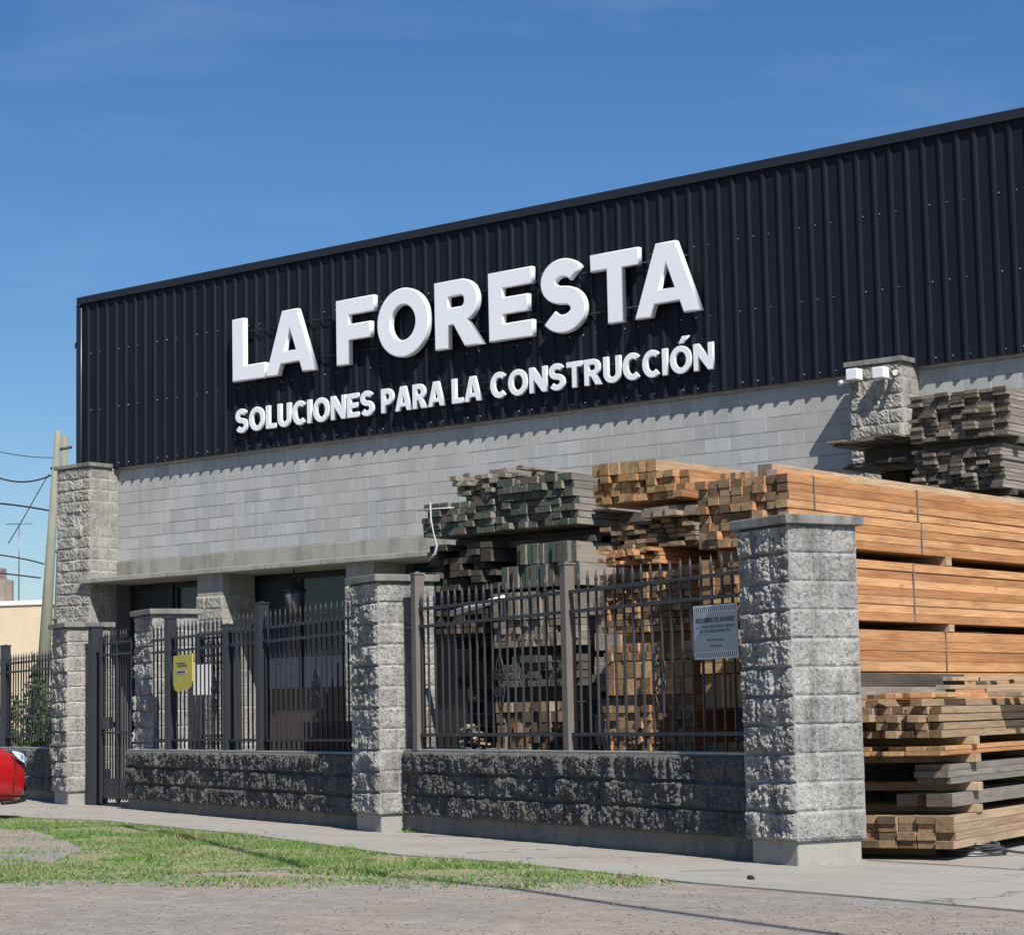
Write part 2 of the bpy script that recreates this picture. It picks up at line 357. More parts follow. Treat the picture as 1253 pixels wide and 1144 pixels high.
def fence(A, B, label, rails, zb, zt, step, posts, orn, mat, postmat, group=None, start=.08, zorn=1.36, name='iron_fence', skip=()):
    # posts: list (t, width, top, z0)
    D = B-A; ln = D.length; D = D.normalized(); ang = math.atan2(D.y, D.x)
    t = empty(name, (A.x, A.y, rails[0]), label, 'fence' if 'gate' not in name else 'gate', group, ang); z = -rails[0]
    for zr in rails:
        b = MB(); b.box(0, ln, -.018, .018, zr-.014, zr+.014); b.build('rail', mat, t, (0, 0, z))
    pm = picket_mb(zb, zt).mesh('picket'); x = start; k = 0
    while x < ln-.03:
        if not any(abs(x-p[0]) < p[1]/2+.03 for p in posts) and not any(a < x < c for a, c in skip):
            o = link('picket', pm, mat, t, (x, 0, z)); o.rotation_euler = (0, random.uniform(-.004, .004), random.uniform(-.2, .2))
        x += step; k += 1
    for (pt, wd, top, z0) in posts:
        b = MB(); b.box(-wd/2, wd/2, -wd/2, wd/2, z0, top); o = b.build('post', postmat, t, (pt, 0, z), bevel=.006)
        b = MB(); b.box(-wd/2-.008, wd/2+.008, -wd/2-.008, wd/2+.008, top, top+.018); b.tube([(0, 0, top+.017), (0, 0, top+.03)], [wd*.4, wd*.1], 8)
        b.build('post_cap', postmat, o)
    for xo in orn:
        scroll_mb(zorn).build('scroll_ornament', mat, t, (xo, 0, z))
    return t
A = FN(.60, .188); B = FN(6.46, .29)
fence(A, B, 'black spiked iron fence in front of the lumber stacks, carrying the grey notice', (.908, 1.925, 2.09), .79, 2.25, .1405,
      [(5.64, .10, 2.42, .76), (2.80, .095, 2.32, .76)], [1.40, 4.02], M['iron'], M['post'], 'spiked iron fences on the low walls')
A = FM(.66, .2); B = FM(7.1, .2)
fence(A, B, 'dark spiked iron fence left of the middle pillar, carrying the yellow notice', (.86, 1.928, 2.076), .76, 2.27, .137,
      [(2.80, .12, 2.34, .73), (3.84, .10, 2.15, .73), (5.77, .12, 2.32, .73)], [1.31, 4.29], M['iron_dark'], M['iron_dark'], 'spiked iron fences on the low walls')
A = FM(10.7, .34); B = FM(22.0, .34)
fence(A, B, 'dark spiked iron fence behind the red car at the left edge', (.90, 1.87, 2.0), .77, 2.14, .14,
      [(3.6, .13, 2.27, .74), (7.4, .13, 2.27, .74)], [2.1], M['iron_dark'], M['iron_dark'], 'spiked iron fences on the low walls')
# inner gate leaf, standing open behind the fence
A = FM(5.6, .75); B = FM(6.9, .75)
t = fence(A, B, 'inner iron gate leaf with flat top bar behind the fence, beside the white paper', (.15, .9, 1.78, 1.88, 2.09), .1, 2.08, .12,
      [(.03, .08, 2.14, .0), (1.26, .08, 2.14, .0)], [], M['iron_dark'], M['iron_dark'], name='iron_gate')
# pedestrian gate
A = FM(8.12, .3); B = FM(9.44, .3)
t = fence(A, B, 'narrow spiked pedestrian gate with lock between two stone pillars', (.12, .95, 1.97, 2.12), .08, 2.29, .11,
      [(.03, .05, 2.14, .05), (1.28, .07, 2.2, .02), (.62, .05, 2.12, .05)], [], M['iron_dark'], M['iron_dark'], name='pedestrian_gate')
b = MB(); b.box(.98, 1.22, -.03, .03, 1.0, 1.16); b.tube([(1.08, -.03, 1.08), (1.08, -.09, 1.08), (1.08, -.10, 1.02)], .018, 8); b.build('lock', M['iron'], t, (0, 0, -.12))
b = MB(); b.box(.05, 1.24, -.008, .008, .1, .36); b.build('kick_plate', M['iron_dark'], t, (0, 0, -.12))
pc = FM(9.70, .3)
g = empty('gate_post', (pc.x, pc.y, 0), 'square dark steel post between the left pillar and the pedestrian gate', 'post', rz=math.atan2(D2.y, D2.x))
b = MB(); b.box(-.08, .08, -.08, .08, 0, 2.35); b.build('tube', M['iron_dark'], g, bevel=.008)
b = MB(); b.box(-.09, .09, -.09, .09, 2.351, 2.37); b.build('post_cap', M['iron_dark'], g)

# ------------------------------------------------------------------ the warehouse
W_ = empty('warehouse', (12, 6, 0), 'long warehouse with dark ribbed metal cladding over grey concrete block walls', 'warehouse')
WI = Vector((-12, -6, 0)); XR = 31.
CY = -.108; TOP = 8.636; BOT = 5.50; CX0 = .20
# cladding (ribbed)
per = .2477; prof = []; x = CX0; ph = (.346+.085) % per
prof.append((CX0, CY)); k = 0
while True:
    xc = ph+k*per; k += 1
    if xc < CX0+.05: continue
    if xc > XR: break
    m1 = xc-per*.66; m2 = xc-per*.36
    jx = random.uniform(-.002, .002); xc += jx; prof += [(xc-.036, CY), (xc-.020, CY-.034), (xc+.014, CY-.034), (xc+.036, CY)]
prof.append((XR, CY))
b = MB()
for (xa, ya), (xb, yb) in zip(prof, prof[1:]):
    b.quad([(xa, ya, BOT), (xb, yb, BOT), (xb, yb, TOP-.02), (xa, ya, TOP-.02)])
    b.quad([(xa, ya, BOT), (xa, CY+.012, BOT), (xb, CY+.012, BOT), (xb, yb, BOT)])
k = 0
while True:     # screws, three of every four pans
    xs = ph+k*per+.06; k += 1
    if xs > XR: break
    if xs < .3 or k % 4 == 0: continue
    for zz in (7.60, 6.58, 5.58):
        rr = (.008 if k % 4 != 3 else .005)*random.uniform(.7, 1.1)
        b.tube([(xs, CY, zz), (xs, CY-.012, zz)], [rr*1.3, rr], 6, m=1)
b.build('cladding', [M['clad'], M['screw']], W_, WI)
b = MB(); b.box(CX0-.03, XR, -.155, .35, TOP-.10, TOP); b.box(CX0-.03, XR, -.17, -.152, TOP-.13, TOP-.004)
b.build('parapet_trim', M['trim'], W_, WI)
b = MB(); b.box(CX0-.06, CX0+.045, -.15, .06, BOT, TOP-.131)
b.build('corner_trim', M['trim'], W_, WI)
b = MB(); b.tube([(CX0+.075, -.15, BOT+.1), (CX0+.075, -.15, TOP-.2)], .010, 6); b.build('cable_conduit', M['strap'], W_, WI)
# block wall
b = MB(); b.box(CX0+.06, XR, 0, .2, 3.862, 5.62); b.build('block_wall', M['block'], W_, WI)
b = MB(); b.box(CX0+.06, XR, -.06, .15, 5.621, TOP-.15); b.build('upper_backing', M['trim'], W_, WI)
b = MB(); b.box(CX0, CX0+.2, .21, 22, 0, 7.7); b.box(XR-.2, XR, .21, 22, 0, 7.7); b.box(CX0+.2, XR-.2, 21.8, 22, 0, 7.7)
b.build('side_walls', M['block'], W_, WI)
b = MB(); b.quad([(CX0-.3, .36, 7.85), (XR+.3, .36, 7.85), (XR+.3, 11, 8.4), (CX0-.3, 11, 8.4)]); b.quad([(CX0-.3, 11, 8.4), (XR+.3, 11, 8.4), (XR+.3, 22.3, 7.8), (CX0-.3, 22.3, 7.8)])
b.build('roof', M['trim'], W_, WI)
b = MB(); b.quad([(CX0-.06, .05, 8.12), (CX0-.06, .9, 8.12), (CX0-.34, .9, 7.86), (CX0-.34, .05, 7.86)]); b.quad([(CX0-.06, .05, 7.80), (CX0-.34, .05, 7.78), (CX0-.34, .9, 7.78), (CX0-.06, .9, 7.80)])
b.quad([(CX0-.34, .05, 7.78), (CX0-.34, .05, 7.86), (CX0-.34, .9, 7.86), (CX0-.34, .9, 7.78)]); b.quad([(CX0-.06, .05, 7.80), (CX0-.06, .05, 8.12), (CX0-.34, .05, 7.86), (CX0-.34, .05, 7.78)])
b.build('eave_end', m_plain('eave_rust', (.10, .085, .07), .7, .3), W_, WI)
# concrete band and projecting slab
b = MB(); b.box(1.10, XR, -.035, .2, 3.548, 3.860); b.build('concrete_band', M['conc'], W_, WI, bevel=.01)
b = MB(); b.box(.93, 15.6, -.76, .9, 3.46, 3.546); b.build('canopy_slab', M['conc'], W_, WI, bevel=.012)
# pilasters & columns
def wcol(nm, x0, x1, yf, z1, seed, res, dep=None, amps=(.03, .012, 0, .008), cap=True, flare=0.):
    dep = dep or (-yf-.003)
    if cap: pillar(nm, Vector((x1, yf)), Vector((-1, 0)), Vector((0, 1)), z1, None, res, seed, wid=x1-x0, dep=dep, base=0, mats=('rock_light', 'base', 'cap'), amps=amps, parent=PW_, capo=.05, flare=flare)
    else:
        o = rock_prism(nm, M['rock_light'], Vector((x1, yf)), Vector((-1, 0)), Vector((0, 1)), x1-x0, dep, 0, z1, res, amps, W_, seed); o.location = WI
PW_ = empty('stone_pilaster', (.65, -.3, 0), 'tall stone pilaster with flat cap at the left corner of the warehouse', 'pilaster')
class _s: pass
def setcol(x0, x1, yf, z1, seed, res, label, flare=0., loc=None):
    global PW_
    c = Vector(((x0+x1)/2, yf/2, 0)) if loc is None else loc
    PW_ = empty('stone_pilaster', c, label, 'pilaster', 'stone pilasters on the warehouse front')
    nc = int((z1-.07)/.2); hb = z1-.07-nc*.2
    o = rock_prism('shaft', M['rock_light'], Vector((x1, yf)), Vector((-1, 0)), Vector((0, 1)), x1-x0, -yf-.003, hb, z1-.07, res, (.035, .015, 0, .008), PW_, seed, flare=flare); o.location = -c
    b = MB(); b.box(x0-.05, x1+.05, yf-.05, -.16, z1-.068, z1); b.build('cap_slab', M['cap'], PW_, -c, bevel=.008)
bpy.data.objects.remove(PW_)
setcol(.22, 1.09, -.64, 5.56, 21., .028, 'tall stone pilaster with flat cap at the left corner of the warehouse')
P2 = (15.98, 16.76, -.45)
setcol(P2[0], P2[1], P2[2], 5.60, 22., .024, 'stone pilaster carrying floodlights and cameras, behind the lumber stacks')
for (x0, x1, sd) in ((3.72, 4.33, 23.), (7.05, 7.66, 24.), (10.9, 11.5, 25.)):
    nc = 15; o = rock_prism('column', M['rock_light'], Vector((x1, -.63)), Vector((-1, 0)), Vector((0, 1)), x1-x0, .75, .1, 3.1, .03, (.02, .01, 0, .012), W_, sd); o.location = WI
    b = MB(); b.box(x0+.015, x1-.01, -.615, .12, 3.1, 3.459); b.build('column_head', M['block_plain'] if 'block_plain' in M else M['conc'], W_, WI)
# ground floor behind the columns
M['glass'] = m_plain('dark_glass', (.035, .045, .055), .12, .2, spec=.5, bs=0)
M['frame'] = m_plain('dark_frame', (.015, .015, .017), .5)
M['brown_refl'] = m_plain('brown_reflection', (.055, .042, .034), .6, .2)  # reflection in the lower glass, painted as a flat brown
M['grey_row'] = m_plain('grey_pane', (.20, .20, .21), .7, .1)  # lighter grey row across the shop window
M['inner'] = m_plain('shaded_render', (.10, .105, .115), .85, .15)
YG = .25
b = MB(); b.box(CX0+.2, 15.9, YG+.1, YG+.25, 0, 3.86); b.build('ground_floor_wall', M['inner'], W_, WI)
b = MB(); b.box(15.9, XR, 0.02, .2, 0, 3.545); b.build('lower_wall', M['block'], W_, WI)
def shopwin(x0, x1, mull, rows, mats):
    f = MB(); y0, y1 = YG, YG+.095
    f.box(x0, x0+.07, y0, y1, 0, 3.44); f.box(x1-.07, x1, y0, y1, 0, 3.44); f.box(x0+.07, x1-.07, y0, y1, 3.36, 3.44)
    for m in mull: f.box(m-.035, m+.035, y0+.002, y1, rows[1], 3.36)
    fo = f.build('window', M['frame'], W_, WI, bevel=.004)
    for (za, zb), mt in zip(zip(rows, rows[1:]), mats):
        p = MB(); p.box(x0+.07, x1-.07, y0+.045, y1, za+.003, zb-.003); p.build('pane', mt, fo)
shopwin(4.0, 7.05, [5.22], (0, 1.58, 2.09, 3.36), (M['brown_refl'], M['grey_row'], M['glass']))
shopwin(1.12, 2.2, [], (0, 2.4, 3.36), (M['frame'], M['glass']))
shopwin(2.25, 3.7, [], (0, 1.2, 3.36), (M['brown_refl'], M['glass']))
shopwin(7.7, 10.8, [9.2], (0, 1.58, 3.36), (M['frame'], M['frame']))  # panes coloured frame-black to stand in for the deep shade here
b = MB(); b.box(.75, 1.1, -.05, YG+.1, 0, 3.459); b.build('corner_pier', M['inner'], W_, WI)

# wall lantern
lx, ly, lz = 5.75, -.42, 0
t = empty('wall_lantern', (lx, ly, 2.72), 'old style lantern hanging under the concrete canopy', 'lantern')
b = MB(); b.tube([(0, 0, 0), (0, 0, .38)], [.085, .17], 6); b.build('glass_body', m_plain('lantern_glass', (.10, .105, .105), .3), t)
b = MB(); b.tube([(0, 0, .381), (0, 0, .40), (0, 0, .52), (0, 0, .56), (0, 0, .60)], [.20, .20, .05, .05, .02], 6); b.tube([(0, 0, -.03), (0, 0, -.001)], [.03, .09], 6)
for i in range(6):
    a = i*math.pi/3; b.tube([(.087*math.cos(a), .087*math.sin(a), 0), (.172*math.cos(a), .172*math.sin(a), .38)], .008, 5)
b.tube([(0, 0, .60), (0, 0, .742)], .012, 6); b.build('frame', M['frame'], t)

# floodlights and cameras on the pilaster
for x, z, lab in ((16.15, 5.40, 'left white box floodlight on the stone pilaster'), (16.54, 5.38, 'right white box floodlight on the stone pilaster')):
    t = empty('floodlight', (x, P2[2]-.04, z-.07), lab, 'floodlight', 'box lights on the pilaster')
    b = MB(); b.box(-.085, .085, -.19, -.03, .0, .15); b.build('housing', M['white'], t, bevel=.012)
    b = MB(); b.box(-.02, .02, -.03, .05, .04, .09); b.build('bracket', M['strap'], t)
for x, z, dx, lab in ((16.02, 5.36, -1, 'small white bullet camera left of the two box lights'), (16.71, 5.40, 1, 'small white bullet camera right of the two box lights')):
    t = empty('security_camera', (x, P2[2]-.04, z-.05), lab, 'camera', 'cameras on the pilaster')
    b = MB(); b.tube([(0, -.02, .04), (dx*.03, -.10, .02), (dx*.07, -.17, .0)], .032, 10); b.build('body', M['white'], t)
    b = MB(); b.tube([(0, .05, .05), (0, -.02, .05)], .014, 8); b.build('arm', M['white'], t)
b = MB()

# ------------------------------------------------------------------ lettering
def arc(cx, cy, rx, ry, a0, a1, n=18): return [(cx+rx*math.cos(math.radians(a0+(a1-a0)*i/n)), cy+ry*math.sin(math.radians(a0+(a1-a0)*i/n))) for i in range(n+1)]
def stroke(pts, t, tv=None):
    Lp, Rp = [], []; tv = tv or t
    for i, p in enumerate(pts):
        a = pts[max(i-1, 0)]; c = pts[min(i+1, len(pts)-1)]; d = Vector((c[0]-a[0], c[1]-a[1])).normalized(); n = Vector((-d.y, d.x))
        k = Vector((n.x*t/2, n.y*tv/2)); Lp.append((p[0]+k.x, p[1]+k.y)); Rp.append((p[0]-k.x, p[1]-k.y))
    return Lp+Rp[::-1]
def glyph(c, w, t):
    h = t*.92
    if c == 'L': return [[(0, 0), (w, 0), (w, h), (t, h), (t, 1), (0, 1)]], []
    if c == 'F': return [[(0, 0), (t, 0), (t, .37), (w*.9, .37), (w*.9, .37+h), (t, .37+h), (t, 1-h), (w, 1-h), (w, 1), (0, 1)]], []
    if c == 'E': return [[(0, 0), (w, 0), (w, h), (t, h), (t, .5-h/2), (w*.9, .5-h/2), (w*.9, .5+h/2), (t, .5+h/2), (t, 1-h), (w, 1-h), (w, 1), (0, 1)]], []
    if c == 'T': return [[(w/2-t/2, 0), (w/2+t/2, 0), (w/2+t/2, 1-h), (w, 1-h), (w, 1), (0, 1), (0, 1-h), (w/2-t/2, 1-h)]], []
    if c == 'I': return [[(0, 0), (t, 0), (t, 1), (0, 1)]], []
    if c == 'N': return [[(0, 0), (t*.95, 0), (t*.95, .52), (w-t, 0), (w, 0), (w, 1), (w-t*.95, 1), (w-t*.95, .48), (t, 1), (0, 1)]], []
    if c == 'A':
        a = t*.62; s = (w/2-a)     # outer slope run
        def xo(y): return s*y
        tl = t*1.04
        def xi(y): return xo(y)+tl
        yi = min(.80, (w/2-tl)/s) ; b0, b1 = .17, .17+h*.8
        return [[(0, 0), (tl, 0), (xi(b0), b0), (w-xi(b0), b0), (w-tl, 0), (w, 0), (w/2+a, 1), (w/2-a, 1)]], [[(xi(b1), b1), (w-xi(b1), b1), (w/2, yi)]]
    if c in 'OÓ':
        out = [arc(w/2, .5, w/2, .52, 0, 360, 40)[:-1]]; hole = [arc(w/2, .5, w/2-t, .52-t*.97, 0, 360, 32)[:-1]]
        if c == 'Ó': out.append([(w*.42, 1.10), (w*.62, 1.10), (w*.92, 1.36), (w*.60, 1.36)])
        return out, hole
    if c in 'RP':
        yb = .36 if c == 'R' else .32; r = (1-yb)/2; xc = w*.93-r if c == 'R' else w-r
        o = [(0, 0), (t, 0)]
        if c == 'R': o += [(t, yb-.02), (t*1.35, yb-.02), (w-t*1.22, 0), (w+.02, 0), (w*.70, yb+.03)]+arc(xc, yb+r, r, r, -62, 90, 16)+[(0, 1)]
        else: o += [(t, yb)]+arc(xc, yb+r, r, r, -90, 90, 18)+[(0, 1)]
        ri = r-h*.93; yc = yb+r
        if c == 'R': yc = yb+r+.0
        hole = [(t, yc-ri*.85), (xc, yc-ri*.85)]+arc(xc, yc, max(.05, (w*.93 if c == 'R' else w)-t-xc), ri*.85, -80, 80, 10)+[(xc, yc+ri*.85), (t, yc+ri*.85)]
        return [o], [hole]
    if c == 'C':
        return [stroke(arc(w*.56, .5, w*.56-t/2, .52-t/2, 48, 312, 30), t)], []
    if c == 'U':
        return [stroke([(t/2, 1.0)]+arc(w/2, .36, w/2-t/2, .38-t/2, 180, 360, 20)+[(w-t/2, 1.0)], t)], []
    if c == 'S':
        rx = w/2-t/2; tv = t*.93; ya, yb = -.02+tv/2, 1.02-tv/2; ru = (yb-ya)*.485/1.; rl = (yb-ya)-ru; ru /= 2; rl = (yb-ya)/2-ru
        ru = (yb-ya)*.245; rl = (yb-ya)/2-ru
        up = arc(w/2, yb-ru, rx*.97, ru, 28, 250, 20); lo = arc(w/2, ya+rl, rx, rl, 70, -152, 20)
        return [stroke(up+lo, t)], []
def letter(c, x, z, w, hgt, t, y, depth, mat, parent, inv, bev):
    outs, holes = glyph(c, w/hgt, t)
    cv = bpy.data.curves.new('letter', 'CURVE'); cv.dimensions = '2D'; cv.fill_mode = 'BOTH'
    for pl in outs+holes:
        sp = cv.splines.new('POLY'); sp.points.add(len(pl)-1); sp.use_cyclic_u = True
        for i, q in enumerate(pl): sp.points[i].co = (x+q[0]*hgt, z+q[1]*hgt, 0, 1)
    cv.extrude = depth/2-bev; cv.bevel_depth = bev; cv.bevel_resolution = 2; cv.offset = -bev
    tmp = bpy.data.objects.new('tmp', cv); COL.objects.link(tmp); bpy.context.view_layer.update()
    me = bpy.data.meshes.new_from_object(tmp.evaluated_get(bpy.context.evaluated_depsgraph_get())); bpy.data.objects.remove(tmp)
    me.materials.clear(); n = len(me.vertices); A_ = np.empty(n*3); me.vertices.foreach_get('co', A_); A_ = A_.reshape(-1, 3)
    me.vertices.foreach_set('co', np.stack([A_[:, 0], y+depth/2-A_[:, 2], A_[:, 1]], 1).ravel()); me.update()
    return link('letter', me, mat, parent, inv)
S1 = empty('shop_lettering', (9, -.2, 6.62), 'huge white raised capital letters of the shop name on the dark cladding', 'sign letters'); I1 = Vector((-9, .2, -6.62))
for c, x, w in (('L', 4.26, .76), ('A', 5.03, 1.12), ('F', 6.62, .82), ('O', 7.50, 1.07), ('R', 8.69, .93), ('E', 9.76, .84), ('S', 10.75, .83), ('T', 11.68, .86), ('A', 12.45, 1.13)):
    letter(c, x, 6.645, w, 1.05, .262, -.31, .11, M['letter'], S1, I1, .018)
b = MB()
for z in (6.86, 7.48):
    b.tube([(4.5, -.17, z), (13.3, -.17, z)], .012, 6)
for x in [4.5+.8*i for i in range(12)]:
    for z in (6.86, 7.48): b.tube([(x, -.17, z), (x, -.08, z)], .01, 6)
b.build('mounting_rail', M['trim'], S1, I1)
S2 = empty('slogan_lettering', (9, -.2, 5.8), 'small white raised letters of the slogan under the shop name', 'sign letters'); I2 = Vector((-9, .2, -5.8))
WD = {'S': .82, 'O': 1.02, 'L': .66, 'U': .86, 'C': .86, 'I': .27, 'N': .92, 'E': .70, 'P': .80, 'A': 1.02, 'R': .86, 'T': .80, 'Ó': 1.02}
for word, xa, xb in (('SOLUCIONES', 4.25, 7.34), ('PARA', 7.50, 8.80), ('LA', 8.95, 9.53), ('CONSTRUCCIÓN', 9.71, 13.72)):
    tot = sum(WD[c] for c in word)+.10*(len(word)-1); sc = (xb-xa)/tot; x = xa
    for c in word:
        letter(c, x, 5.80, WD[c]*sc, .385, .232, -.24, .05, M['letter'], S2, I2, .008); x += (WD[c]+.10)*sc
b = MB()
for z in (5.90, 6.08): b.tube([(4.35, -.16, z), (13.6, -.16, z)], .008, 6)
for x in [4.35+.9*i for i in range(11)]:
    for z in (5.90, 6.08): b.tube([(x, -.16, z), (x, -.08, z)], .007, 6)
b.build('mounting_rail', M['trim'], S2, I2)

# ------------------------------------------------------------------ lumber
def bundle(label, x0, x1, yf, ln, z0, z1, nx, nz, side, end, jit=.03, miss=.0, straps=(), rz=0., xl=None, group='board bundles in the yard', tilt=0., lj=.04, wob=.0, ragtop=.0, name='board_bundle', half=False, cat='board bundle'):
    # origin: front-right-bottom corner (x1, yf, z0); local x runs to the left (negative)
    t = empty(name, (x1, yf, z0), label, cat, group, rz)
    W = x1-x0; bw = W/nx; bh = (z1-z0)/nz; cnt = 0
    for j in range(nz):
        xo = 0.
        for i in range(nx):
            if cnt >= 99: break
            if random.random() < miss and j > 0: continue
            if ragtop and j == nz-1 and random.random() < ragtop: continue
            dy = random.gauss(0, jit); dy = max(-2.2*jit, min(2.5*jit, dy)); dl = random.gauss(0, lj)
            gx = .003+random.random()*.006; ww = bw-gx-random.random()*bw*.10*(1 if wob else .4); hh = bh-.0025-random.random()*bh*.12*(1 if wob else .25)
            b = MB(); xa = -(i+1)*bw+gx/2; za = j*bh+.001
            b.box(0, ww, 0, ln+dl, 0, hh, 0, 1)
            o = b.build('board', [M[side], M[end]], t, (xa+random.uniform(-.004, .004), dy, za))
            o.rotation_euler = (0, random.uniform(-wob, wob), random.uniform(-.0022, .0022))
            cnt += 1
    for sy in straps:
        b = MB(); e = .004; h = z1-z0; q = .016
        b.box(-W-e, e, sy, sy+q, h, h+.004); b.box(.0005, e, sy, sy+q, -.001, h-.0005); b.box(-W-e, -W-.0005, sy, sy+q, -.001, h-.0005)
        so_ = b.build('strap', M['strap'], t)
    return t
def bearers(x0, x1, ys, z0, z1, label, wd=.09, mat='pine_pale', end='pine_pale_end', rz=0., px=None, py=None):
    for y in ys:
        t = bpy.data.objects; b = MB(); b.box(0, x1-x0, -wd/2, wd/2, 0, z1-z0-.001, 0)
        o = b.build('bearer', M[mat]); o.location = (x0, y, z0) if px is None else (px, py, z0)
        if rz: 
            o.rotation_euler = (0, 0, rz); o.location = (px-math.cos(rz)*(x1-x0)-math.sin(rz)*y, py-math.sin(rz)*(x1-x0)+math.cos(rz)*y, z0)
        tag(o, label, 'bearer', label)
# stack 1: tall orange stack behind the nearest pillar
X0, X1, YF = 20.87, 21.72, -11.42
g1 = 'bundles of the tall orange stack behind the nearest pillar'
bundle('topmost orange board bundle of the stack behind the nearest pillar', X0, X1, YF, 5.4, 2.60, 2.86, 8, 4, 'pine', 'brown_end', .02, straps=(.35, 2.0), group=g1)
bundle('second orange board bundle from the top, directly under the topmost one, behind the nearest pillar', X0, X1, YF, 5.4, 2.33, 2.595, 8, 4, 'pine', 'brown_end', .03, straps=(2.05,), group=g1)
bearers(X0, X1, (-11.1, -8.9, -6.6), 2.255, 2.33, 'bearer under the second bundle of the orange stack')
bundle('thick orange board bundle above the middle gap of the stack behind the nearest pillar', X0, X1, YF+.03, 5.4, 1.765, 2.25, 7, 7, 'pine', 'pine_end', .03, straps=(1.85, 4.4), group=g1)
bearers(X0, X1, (-11.0, -8.9, -6.6), 1.70, 1.762, 'bearer under the thick middle bundle of the orange stack')
bundle('orange board bundle just above the grey beams of the lower stack', X0, X1, YF, 5.4, 1.365, 1.698, 7, 4, 'pine', 'pine_end', .03, straps=(2.4,), group=g1)
bundle('orange bundle of upright planks hidden low behind the grey notice', X0, X1, YF+.02, 5.2, 1.10, 1.36, 10, 1, 'pine', 'pine_end', .02, group=g1)
bearers(X0, X1, (-10.9, -8.8, -6.6), .84, 1.098, 'tall block under the upright planks of the orange stack', .12, 'dark_side')
bundle('lowest orange board bundle behind the nearest pillar, seen above the low wall', X0, X1, YF, 5.2, .45, .838, 8, 5, 'pine', 'pine_end', .04, group=g1)
bundle('ground bundle of the orange stack behind the nearest pillar, hidden by the low wall', X0, X1, YF, 5.2, .06, .448, 6, 3, 'pine', 'pine_end', .03, group=g1)
def loose(label, x, y, z, w, h, ln, rz, side, end, grp=None, name='loose_board', ry=0., rx=0.):
    b = MB(); b.box(0, w, 0, ln, 0, h, 0, 1); o = b.build(name, [M[side], M[end]], None, (x, y, z), bevel=.003); o.rotation_euler = (rx, ry, rz)
    return tag(o, label, 'board', grp)
loose('long pale beam lying on top of the orange stack', 21.30, -11.2, 2.862, .13, .115, 5.2, .012, 'pine_pale', 'pine_pale_end')
loose('short offcut of beam lying on the front corner of the orange stack', 21.44, -11.30, 2.861, .10, .055, 1.05, -.02, 'pine', 'pine_pale_end')
for k in range(4):
    loose('short board end sticking up on top of the orange stack, left of the long beam', 20.90+.085*k, -11.12+.012*k, 2.861, .05, .085, 4.2, .0, 'pine', 'pine_pale_end', 'row of boards on edge on the orange stack')
# stack 2: orange stack left of it
X0, X1, YF = 19.56, 20.50, -11.0
g2 = 'bundles of the orange stack in the middle'
bundle('single top layer of pale boards on the middle orange stack', X0, 20.22, YF-.02, 5, 3.035, 3.135, 7, 1, 'pine_pale', 'pine_end', .02, group=g2)
bundle('broad bright orange board bundle near the top of the middle stack', X0, X1, YF, 5, 2.80, 3.03, 10, 4, 'pine', 'pine_end', .035, miss=.03, straps=(), group=g2)
bearers(19.9, X1, (-10.5, -8.4, -6.4), 2.742, 2.798, 'bearer under the bright orange bundle of the middle stack')
bundle('thin layer of pale boards under the bright bundle of the middle stack', 20.03, X1+.05, YF+.02, 4.9, 2.66, 2.74, 4, 1, 'pine_pale', 'pine_pale_end', .05, group=g2)
bundle('ragged dark weathered board bundle in the middle orange stack', X0+.02, X1, YF+.12, 4.8, 2.42, 2.655, 8, 6, 'grey', 'brown_end', .05, miss=.06, wob=.02, group=g2)
bundle('ragged orange board bundle sticking out just above the fence spikes', X0+.06, X1-.3, YF-.02, 4.8, 2.285, 2.415, 8, 4, 'pine', 'pine_end', .06, miss=.08, wob=.02, group=g2)
bearers(X0, X1, (-10.6, -8.4, -6.4), 2.222, 2.283, 'bearer under the ragged bundles of the middle stack')
bundle('red-brown board bundle behind the upper fence rails, middle stack', X0+.03, X1, YF+.02, 5, 1.73, 2.22, 11, 9, 'pine', 'brown_end', .022, miss=.03, wob=.01, group=g2)
bearers(X0, X1, (-10.6, -8.4, -6.4), 1.645, 1.728, 'bearer under the red-brown bundle of the middle stack')
bundle('light bundle of planks on edge, upper of the two behind the scroll ornament', X0+.08, X1, YF, 5, 1.50, 1.643, 10, 2, 'pine', 'brown_end', .012, group=g2)
bundle('light bundle of tall planks on edge, lower of the two behind the scroll ornament', X0+.08, X1, YF-.01, 5, 1.22, 1.495, 9, 2, 'pine', 'pine_end', .012, group=g2)
bearers(X0, X1, (-10.6, -8.4, -6.4), 1.142, 1.218, 'bearer under the tall planks of the middle stack')
bundle('brown board bundle just above the bottom fence rail, middle stack', X0+.03, X1-.02, YF+.02, 5, .76, 1.14, 11, 6, 'pine', 'brown_end', .02, group=g2)
bundle('ground bundle of the middle stack, hidden by the low wall', X0, X1, YF+.05, 5, .06, .755, 5, 3, 'pine', 'brown_end', .03, group=g2)
